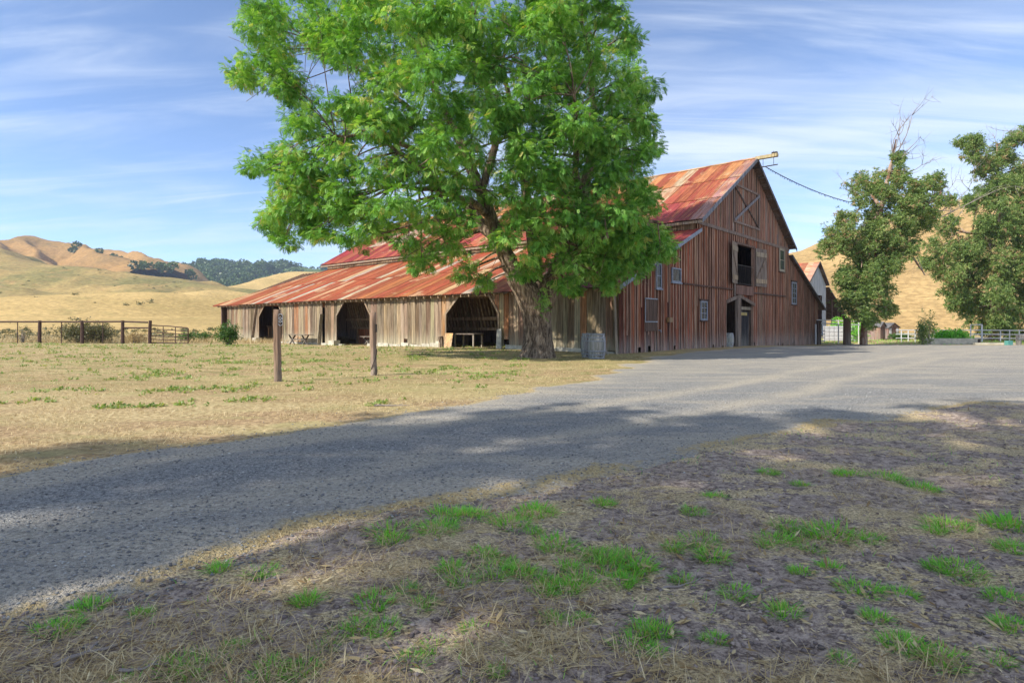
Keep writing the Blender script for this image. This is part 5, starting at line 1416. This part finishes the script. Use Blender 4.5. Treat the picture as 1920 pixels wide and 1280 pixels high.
rf_ = empty('white_rail_fence', on(1690, 55)); tag(rf_, 'white three rail pipe fence along the foot of the hill', 'fence')
ro = Vector(rf_.location)
def rr_(px, z, Y=55): x = lx(px, Y); return (x - ro.x, Y - ro.y, z)
for z in (0.35, 0.72, 1.10): MB().tube([rr_(1680, z), rr_(1760, z), rr_(1840, z), rr_(1960, z - .05)], 0.045, 6).build('rail', M['pipe_white'], rf_)
for px in (1690, 1703, 1716, 1735, 1753, 1757, 1775, 1797, 1820, 1876, 1893, 1911, 1930): MB().tube([rr_(px, -.2), rr_(px, 1.12)], 0.045, 6).build('post', M['pipe_white'], rf_)
MB().tube([rr_(1841, -.2), rr_(1841, 1.6)], 0.075, 8).build('post', M['pipe_white'], rf_)
MB().tube([rr_(1820, -.2), rr_(1820, 1.6), rr_(1841, 1.62)], 0.05, 8).build('gate_frame', M['pipe_white'], rf_)
tr = empty('water_trough', on(1781, 49), -0.03); tag(tr, 'long pale concrete trough at the edge of the gravel', 'trough')
m_ = MB(); m_.box(-2.0, 2.0, -.35, -.27, -.1, .5).box(-2.0, 2.0, .27, .35, -.1, .5).box(-2.0, -1.92, -.27, .27, -.1, .498).box(1.92, 2.0, -.27, .27, -.1, .498).box(-1.92, 1.92, -.27, .27, -.1, .35)
m_.build('basin', M['concrete'], tr)
MB().box(2.03, 2.28, -.3, .3, -.1, .42).build('valve_box', M['iron'], tr)
bush('reed_clump', (lx(1785, 51), 51), 1.4, 0.5, 1.0, 900, M['grass'], 'bright green reed clump growing behind the concrete trough', 'reeds', None, (0.25, 0.42), 23, 10)
bush('sapling', (lx(1729, 47.5), 47.5), 0.45, 0.4, 1.7, 240, M['gum_leaf'], 'thin leafy sapling at the near end of the trough', 'sapling', None, (0.16, 0.28), 24, 7)
bush('sapling', (lx(1744, 48.2), 48.2), 0.7, 0.4, 2.2, 170, M['gum_leaf'], 'sparse taller sapling behind the end of the trough', 'sapling', None, (0.16, 0.28), 25, 7)
bush('dry_shrub', (lx(1863, 61.5), 61.5), 0.55, 0.5, 1.15, 420, M['straw'], 'round straw coloured dry shrub against the white rail fence', 'bush', None, (0.16, 0.28), 26, 9)
bush('road_edge_weed', (lx(1690, 60), 60), 1.1, 0.5, 0.6, 300, M['weed'], 'low green weeds beside the garden sheds', 'weeds', None, (0.16, 0.26), 28, 7)
ks = empty('low_kerb', on(1866, 48), -0.02); tag(ks, 'low white concrete kerb beside the gravel', 'kerb')
MB().box(-1.7, 1.5, -.12, .12, -.1, .16).build('block', M['concrete'], ks)
gc = empty('green_crate', on(1891, 46.5)); tag(gc, 'small teal plastic crate at the gravel edge', 'crate')
tl = plain_mat('teal_plastic', (0.10, 0.30, 0.27), 0.5, 0.15, 8)
cr = MB().box(-.19, .19, -.18, -.16, -.02, .36).box(-.19, .19, .16, .18, -.02, .36).box(-.19, -.17, -.16, .16, -.02, .359).box(.17, .19, -.16, .16, -.02, .359).box(-.17, .17, -.16, .16, -.02, .03)
cr.build('crate', tl, gc)
for z in (.08, .18, .28): MB().box(-.2, .2, -.195, -.181, z, z + .035).build('rib', tl, gc)
bn = empty('picnic_bench', on(1921, 46.5)); tag(bn, 'dark wooden bench cut by the right edge of the photo', 'bench')
MB().box(-.5, .9, -.2, .2, .42, .47).build('seat', M['timber'], bn, (0.12, 0.11, 0.11))
for u in (-.42, .8): MB().box(u - .04, u + .04, -.18, .18, -.05, .42).build('leg', M['timber'], bn, (0.10, 0.09, 0.09))
MB().box(-.5, .9, .18, .23, .55, .85).build('backrest', M['timber'], bn, (0.12, 0.11, 0.11))
for u in (-.42, .8): MB().box(u - .04, u + .04, .231, .28, -.05, .85).build('back_post', M['timber'], bn, (0.10, 0.09, 0.09))
# crude hitching post and rail at the trough
# second barn
M['far_wall'] = plain_mat('far_wall', (0.36, 0.41, 0.48), 0.6, 0.2, 3, 0.3, (1, 1, 0.2))
SB2 = empty('far_barn', (44.1, 85, -0.42), BROT); tag(SB2, 'blue grey metal barn with red tin roof beyond the main barn', 'barn')
hw, ze, zr_ = 4.83, 7.7, 10.6; zw = 2.9
ga = MB(); A = [(-hw, 0, -.5), (-1.7, 0, -.5), (-1.7, 0, 5.9), (hw - 1.1, 0, 5.9), (hw - 1.1, 0, -.5), (hw, 0, -.5), (hw, 0, ze), (0, 0, zr_), (-hw, 0, ze)]
def rib_wall(name, s0, s1, zb, zt):
    k = max(1, int((s1 - s0) / 0.4))
    for i in range(k):
        a, b = s0 + (s1 - s0) * i / k, s0 + (s1 - s0) * (i + 1) / k - 0.02
        mm = MB(); A = [(a, -0.03 * (i % 2), zb), (b, -0.03 * (i % 2), zb), (b, -0.03 * (i % 2), zt(b)), (a, -0.03 * (i % 2), zt(a))]
        mm.prism(A, [(x, 0.06, z) for x, y, z in A]); mm.build('wall_sheet', M['far_wall'], SB2)
zt2 = lambda s: zr_ - (zr_ - ze) * abs(s) / hw - 0.08
rib_wall('wall', -hw, -1.7, -.5, zt2); rib_wall('wall', 2.9, hw, -.5, zt2); rib_wall('wall', -1.7, 2.9, 5.9, zt2)
inn = MB().box(-hw, -hw + .05, 0.07, 20, -.5, ze).box(hw - .05, hw, 0.07, 20, -.5, ze).box(-hw, hw, 4.0, 4.1, -.5, 9); inn.build('inner_wall', M['timber'], SB2, (0.22, 0.09, 0.06))
for (a, b, za, zb_, yy) in ((0, -hw - .3, zr_, ze - .18, 26), (0, hw + .3, zr_, ze - .18, 26), (hw + .02, 17.6, ze - .5, zw - .4, 26), (-hw - .02, -12, ze - .5, zw + .6, 26)):
    d_ = 1 if b > a else -1
    A = [(a, -.4, za), (b, -.4, zb_), (b, yy, zb_), (a, yy, za)]
    rfm = MB().prism(A, [(x, y, z - .06) for x, y, z in A]).build('roof_slope', M['timber'], SB2, (0.10, 0.06, 0.05))
    k = 34
    for i in range(k):
        y0 = -.42 + (yy + .4) * i / k; y1 = -.42 + (yy + .4) * (i + 1) / k - 0.02
        B_ = [(a, y0, za + .02), (b, y0, zb_ + .02), (b, y1, zb_ + .035), (a, y1, za + .035)]
        MB().prism(B_, [(x, y, z + .02) for x, y, z in B_]).build('roof_sheet', M['tin'], rfm, jit((0.40, 0.11, 0.06)) if rb.random() < .75 else jit((.5, .3, .2)))
MB().bar((-hw - .3, -.45, ze - .15), (0, -.45, zr_ + .03), 0.05, .2).bar((0, -.45, zr_ + .03), (hw + .3, -.45, ze - .15), 0.05, .2).bar((hw + .02, -.45, ze - .5), (17.6, -.45, zw - .4), .05, .2).build('barge_board', M['timber'], SB2, (0.10, 0.09, 0.10))
for s in (5.2, 9.0, 13.0, 17.0): MB().bar((s, 0.1, -.6), (s, 0.1, ze - .6 - .38 * (s - hw)), .16, .16).build('post', M['timber'], SB2, (0.15, 0.10, 0.085))
MB().bar((-1.7, .1, 4.6), (2.9, .1, 4.6), .1, .2).bar((-1.7, .12, 2.5), (2.6, .12, 5.8), .08, .16).build('track_beam', M['timber'], SB2, (0.2, 0.12, 0.09))

# ------------------------------------------------------------------ grass, straw and stones
rng = np.random.default_rng(123)
def blades(P, D, L, W, var, bend):
    """two-segment tapering blades"""
    D = D / np.linalg.norm(D, axis=1, keepdims=True)
    S = np.cross(D, np.tile([0, 0, 1.0], (len(D), 1))) + rng.normal(size=D.shape) * 0.15
    S /= np.linalg.norm(S, axis=1, keepdims=True) + 1e-9
    B = np.stack([D[:, 0], D[:, 1], np.zeros(len(D))], -1) * bend[:, None] - np.array([0, 0, 1]) * (bend * 0.55)[:, None]
    L_, W_ = L[:, None], W[:, None]
    m = P + D * L_ * 0.55 + B * L_ * 0.18; e = P + D * L_ + B * L_ * 0.75
    V = np.stack([P - S*W_/2, P + S*W_/2, m + S*W_*0.38, m - S*W_*0.38, e], 1).reshape(-1, 3)
    i = np.arange(len(P))[:, None] * 5
    F = np.concatenate([np.concatenate([i, i+1, i+2], 1), np.concatenate([i, i+2, i+3], 1), np.concatenate([i+3, i+2, i+4], 1)], 0)
    return V, F, np.repeat(var, 5)
# tuft meshes shared by many plants
tuft_me = []
for q in range(7):
    n = 200 + 30 * q
    R = np.sqrt(rng.random(n)) * 0.065 * (1 + 0.15 * q); a = rng.uniform(0, 6.28, n)
    P = np.stack([R * np.cos(a), R * np.sin(a), np.full(n, -0.012)], -1)
    a2 = a + rng.normal(size=n) * 0.7; lean = rng.uniform(0.15, 1.1, n) * (0.5 + R / 0.08)
    D = np.stack([np.cos(a2) * lean, np.sin(a2) * lean, np.ones(n)], -1)
    L = rng.uniform(0.03, 0.10, n); dry = rng.random(n) < 0.12
    var = np.where(dry, 1.0, np.clip(rng.normal(0.45, 0.2, n), 0, 0.88))
    v, f, av = blades(P, D, L, rng.uniform(0.004, 0.0075, n), var, rng.uniform(0.1, 0.9, n))
    o = np_mesh('grass_tuft', v, f, M['grass'], None, {'var': av}); tuft_me.append(o.data); bpy.data.objects.remove(o)
# the tufts one can pick out on the bank, from the lower left to the right
TUFT = [(732,998),(735,1018),(822,1002),(485,1078),(268,1155),(165,1145),(112,1185),(575,1140),(672,1175),(440,1222),(562,1262),(505,1268),(610,1218),(1132,950),(1005,965),(955,990),(1042,1030),(1065,1068),
        (905,1050),(945,1062),(975,1075),(930,1080),(1000,1090),(1030,1100),(1060,1105),(1085,1092),(1110,1038),(1150,1040),(1180,1045),(1200,1062),(1165,1090),(1135,1060),(1015,1115),(1035,1165),(1090,1165),(1185,1205),(1240,1185),(1215,1180),(1225,1220),(1340,1200),(1340,935),(1300,962),
        (1475,982),(1505,998),(1430,1015),(1618,1005),(1520,1020),(1335,1045),(1310,1020),(1265,1030),(1280,1075),(1500,1075),(1735,910),(1890,988),(1780,990),(1765,1055),(1800,1065),(1835,1090),(1880,1120),(1645,1175),(1700,1230),(1870,1245),(1610,1110),(1470,1150),(1450,1005),(1555,1060),
        (700,1140),(755,1110),(795,1135),(715,1180),(820,1215),(885,1185),(640,1190),(385,1250),(325,1255),(230,1275),(410,1072),(880,975),(840,975),(1440,885),(1500,905),(1590,890),(1660,890),(1755,1000),(1905,1035),(1690,1120),(1380,1110),(1760,1245),(1900,1180),(770,1235),(930,1260),(1580,1240),(1000,1005),(1560,1000),(870,1095),(850,1075),(1180,1075),(1130,1045)]
for (px, py) in TUFT:
    Y = 1433.0 / (py - 607); x = (px - 960) / 1102 * Y
    Y += rng.normal() * 0.01
    big = 1.0 if rng.random() < 0.65 else 0.72
    o = inst('grass_tuft', tuft_me[rng.integers(0, 7)], None, (x, Y, gz(x, Y) - 0.004), (0, 0, rng.uniform(0, 6.28)), float(rng.uniform(0.8, 1.15) * big * min(1.1, max(0.62, Y / 3.4))))
    tag(o, 'green grass tuft growing out of the dirt bank in the foreground', 'grass tuft', 'green grass tufts on the dirt bank')
# sparse green blades between the tufts
n = 3500
Y = rng.uniform(1.95, 9.5, n); X = rng.uniform(-0.95, 0.95, n) * Y
k = (bank_mask(X, Y) > 0.5) & (fbm(X * 1.3, Y * 1.3, 3, 61) > 0.56); X, Y = X[k], Y[k]
a = rng.uniform(0, 6.28, len(X))
v, f, av = blades(np.stack([X, Y, ground_z(X, Y) - 0.004], -1), np.stack([np.cos(a) * 0.6, np.sin(a) * 0.6, np.ones(len(X))], -1), rng.uniform(0.02, 0.07, len(X)), rng.uniform(0.003, 0.005, len(X)), np.clip(rng.normal(0.6, 0.25, len(X)), 0, 1), rng.uniform(0, 0.8, len(X)))
tag(np_mesh('grass', v, f, M['grass'], None, {'var': av}), kind='stuff')
# straw lying on the bank
n = 90000
Y = 1.9 + 10 * rng.random(n) ** 1.6; X = rng.uniform(-0.97, 0.97, n) * Y
m = fbm(X * 1.15, Y * 1.9, 4, 77); fine = fbm(X * 5, Y * 5, 2, 79)
k = (bank_mask(X, Y) > 0.35) & (m + 0.35 * (fine - 0.5) + rng.normal(size=n) * 0.05 > 0.53); X, Y = X[k], Y[k]; n = len(X)
a = rng.uniform(0, 6.28, n); up = np.where(rng.random(n) < 0.25, rng.uniform(0.3, 1.4, n), rng.uniform(-0.02, 0.22, n))
v, f, av = blades(np.stack([X, Y, ground_z(X, Y) + rng.uniform(0.001, 0.012, n)], -1), np.stack([np.cos(a), np.sin(a), up], -1), rng.uniform(0.03, 0.13, n), rng.uniform(0.0018, 0.0038, n), np.clip(rng.normal(0.5, 0.28, n), 0, 1), rng.uniform(-0.1, 0.4, n))
tag(np_mesh('straw_litter', v, f, M['straw'], None, {'var': av}), kind='stuff')
# short dry grass of the field
n = 110000
Y = 4.5 + 34 * rng.random(n) ** 1.6; X = -0.95 * Y + rng.random(n) * (1.25 * Y)
sd = road_sdf(X, Y)
k = (sd < -0.02) & (bank_mask(X, Y) < 0.5) & (np.minimum(fbm(X * 0.8, Y * 1.2, 3, 91), 1) + rng.normal(size=n) * 0.08 > 0.44); X, Y = X[k], Y[k]; n = len(X)
a = rng.uniform(0, 6.28, n); sz = 1 + Y / 22
v, f, av = blades(np.stack([X, Y, ground_z(X, Y, sd[k]) - 0.004], -1), np.stack([np.cos(a), np.sin(a), rng.uniform(0.3, 1.3, n)], -1), rng.uniform(0.02, 0.055, n) * sz, rng.uniform(0.003, 0.006, n) * sz, np.clip(rng.normal(0.55, 0.25, n), 0, 1), rng.uniform(0, 0.5, n))
tag(np_mesh('dry_grass', v, f, M['straw'], None, {'var': av}), kind='stuff')
# flat green weeds in the field
M['field_weed'] = leaf_mat('field_weed', [(0.0, (0.12, 0.22, 0.05)), (0.6, (0.22, 0.32, 0.08)), (1.0, (0.36, 0.40, 0.14))], 0.3)
n = 60000
Y = 9 + 34 * rng.random(n) ** 1.2; X = -0.95 * Y + rng.random(n) * (0.98 * Y)
pm = fbm(X * 1.1, Y * 1.2, 4, 103, 0.75)
k = (pm + rng.normal(size=n) * 0.035 > 0.655) & (road_sdf(X, Y) < -0.8); X, Y = X[k], Y[k]; n = len(X)
tv, tf = leaf_card(3, 3, 0.4)
P = np.stack([X, Y, ground_z(X, Y) + 0.02], -1)
D = rng.normal(size=P.shape) * np.array([1, 1, 0.3])
v, f, av = place(tv, tf, P, D, rng.uniform(-.5, .5, n), rng.uniform(0.05, 0.11, n) * (0.7 + Y / 40), np.clip(rng.normal(0.55, 0.25, n), 0, 1))
tag(np_mesh('field_weeds', v, f, M['field_weed'], None, {'var': av}), kind='stuff')
# tall dry grass behind the fence and beside the barn
n = 26000
Y = rng.uniform(44.8, 62, n); X = rng.uniform(-58, -14, n)
a = rng.uniform(0, 6.28, n)
v, f, av = blades(np.stack([X, Y, base_z(X, Y) - 0.02], -1), np.stack([np.cos(a) * .4, np.sin(a) * .4, np.ones(n)], -1), rng.uniform(0.2, 0.6, n), rng.uniform(0.02, 0.04, n), np.clip(rng.normal(0.55, 0.22, n), 0, 1), rng.uniform(0, 0.6, n))
tag(np_mesh('tall_dry_grass', v, f, M['straw'], None, {'var': av}), kind='stuff')
n = 5000
Y = rng.uniform(47.5, 63, n); X = rng.uniform(26, 62, n); k = road_sdf(X, Y) < -0.3; X, Y = X[k], Y[k]; n = len(X); a = rng.uniform(0, 6.28, n)
v, f, av = blades(np.stack([X, Y, ground_z(X, Y) - 0.02], -1), np.stack([np.cos(a) * .6, np.sin(a) * .6, np.ones(n)], -1), rng.uniform(0.1, 0.28, n), rng.uniform(0.02, 0.045, n), np.clip(rng.normal(0.7, 0.25, n), 0, 1), rng.uniform(0, 0.6, n))
tag(np_mesh('verge_grass', v, f, M['grass'], None, {'var': av}), kind='stuff')
# loose gravel
n = 42000
Y = 1.9 + 10 * rng.random(n) ** 1.7; X = -0.97 * Y + rng.random(n) * 1.94 * Y
sd = road_sdf(X, Y); k = (sd > -0.12) | ((sd > -0.6) & (rng.random(n) < 0.15)); X, Y, sd = X[k], Y[k], sd[k]; n = len(X)
octa = np.array([(1,0,0),(0,1,0),(-1,0,0),(0,-1,0),(0,0,.7),(0,0,-.7)], float)
ft = np.array([(0,1,4),(1,2,4),(2,3,4),(3,0,4),(1,0,5),(2,1,5),(3,2,5),(0,3,5)])
S = (rng.random(n) ** 2.4 * 0.011 + 0.0035)
a = rng.uniform(0, 6.28, n); c, s = np.cos(a), np.sin(a)
O = octa[None] * (1 + rng.normal(size=(n, 6, 1)) * 0.22)
Vx = O[..., 0] * c[:, None] - O[..., 1] * s[:, None]; Vy = (O[..., 0] * s[:, None] + O[..., 1] * c[:, None]) * rng.uniform(0.6, 1, n)[:, None]
zs = np.maximum(ground_z(X, Y, sd), road_z(X, Y, sd))
V = np.stack([Vx * S[:, None] + X[:, None], Vy * S[:, None] + Y[:, None], O[..., 2] * S[:, None] * 0.8 + zs[:, None] + S[:, None] * 0.25], -1).reshape(-1, 3)
F = (ft[None] + (np.arange(n) * 6)[:, None, None]).reshape(-1, 3)
M['pebble'] = leaf_mat('pebble', [(0.0, (0.11, 0.112, 0.12)), (0.6, (0.25, 0.25, 0.25)), (1.0, (0.52, 0.51, 0.48))], 0.0, 0.9, 0.2)
tag(np_mesh('loose_gravel', V, F, M['pebble'], None, {'var': np.repeat(np.clip(rng.normal(0.5, 0.25, n), 0, 1), 6)}), kind='stuff')
# soil crumbs and clods on the bank
n = 26000
Y = 1.9 + 8.5 * rng.random(n) ** 1.6; X = rng.uniform(-0.97, 0.97, n) * Y
k = (bank_mask(X, Y) > 0.5) & (fbm(X * 1.15, Y * 1.9, 4, 77) + rng.normal(size=n) * 0.06 < 0.53); X, Y = X[k], Y[k]; n = len(X)
S = rng.random(n) ** 3 * 0.016 + 0.003; O = octa[None] * (1 + rng.normal(size=(n, 6, 1)) * 0.28)
V = (O * S[:, None, None] * np.array([1, 1, 0.7]) + np.stack([X, Y, ground_z(X, Y) + S * 0.2], -1)[:, None]).reshape(-1, 3)
F = (ft[None] + (np.arange(n) * 6)[:, None, None]).reshape(-1, 3)
M['clod'] = leaf_mat('clod', [(0.0, (0.11, 0.09, 0.085)), (0.7, (0.27, 0.22, 0.205)), (1.0, (0.46, 0.38, 0.33))], 0.0, 0.95, 0.1)
tag(np_mesh('soil_clods', V, F, M['clod'], None, {'var': np.repeat(np.clip(rng.normal(0.5, 0.25, n), 0, 1), 6)}), kind='stuff')
# fallen leaves and bark scraps
n = 5000
Y = 1.9 + 9.5 * rng.random(n) ** 1.5; X = rng.uniform(-0.97, 0.97, n) * Y; k = bank_mask(X, Y) > 0.2; X, Y = X[k], Y[k]; n = len(X)
tv2, tf2 = np.array(rhomb((0, 0, 0), (1, 0, 0.1), 1.0, 0.22)), np.array([[0, 1, 2, 3]])
D = rng.normal(size=(n, 3)) * np.array([1, 1, 0.15])
v, f, av = place(tv2, tf2, np.stack([X, Y, ground_z(X, Y) + 0.008], -1), D, rng.uniform(-.6, .6, n), rng.uniform(0.03, 0.085, n), np.clip(rng.normal(0.35, 0.3, n), 0, 1))
tag(np_mesh('leaf_litter', v, f, M['straw'], None, {'var': av}), kind='stuff')
# fallen sticks
def stick(px, py, L, ang, r, label, seed):
    Y = 1433.0 / (py - 607); x = (px - 960) / 1102 * Y; rr = np.random.default_rng(seed)
    root = empty('fallen_branch', (x, Y, gz(x, Y) + r * 0.7), ang); tag(root, label, 'branch')
    m_ = MB(); pts = [(L * (u - .5), rr.normal() * 0.02 * L, abs(rr.normal()) * 0.02 * L) for u in np.linspace(0, 1, 7)]
    m_.tube(pts, [r, r, r*.9, r*.8, r*.65, r*.5, r*.3], 6)
    for q in (2, 4): m_.tube([pts[q], (pts[q][0] + L*.15, pts[q][1] + L*.12*(-1)**q, pts[q][2] + L*.05)], [r*.5, r*.2], 5)
    m_.build('stick', M['dead_wood'], root)
stick(735, 765, 0.55, 0.1, 0.012, 'thin fallen branch lying in dry grass at the road edge', 1)
stick(195, 1222, 0.32, 0.8, 0.008, 'pale forked twig lying on the dirt bank beside the road', 2)
stick(270, 1262, 0.16, 0.4, 0.006, 'short dark twig on the dirt at the bottom edge of the photo', 3)
stick(1285, 1085, 0.36, 0.5, 0.006, 'thin straight twig on the dirt among the grass tufts', 4)

# ------------------------------------------------------------------ the air
hzm = bpy.data.materials.new('haze'); hzm.use_nodes = True
hn = hzm.node_tree.nodes; hn.clear()
ho = hn.new('ShaderNodeOutputMaterial'); hv = hn.new('ShaderNodeVolumePrincipled')
hv.inputs['Color'].default_value = (0.62, 0.76, 1.0, 1); hv.inputs['Density'].default_value = 0.00022; hv.inputs['Anisotropy'].default_value = 0.0
hzm.node_tree.links.new(hv.outputs[0], ho.inputs['Volume'])
hb = MB().box(-2600, 2600, -2600, 3600, -8, 190).build('haze', hzm)
tag(hb, kind='stuff')
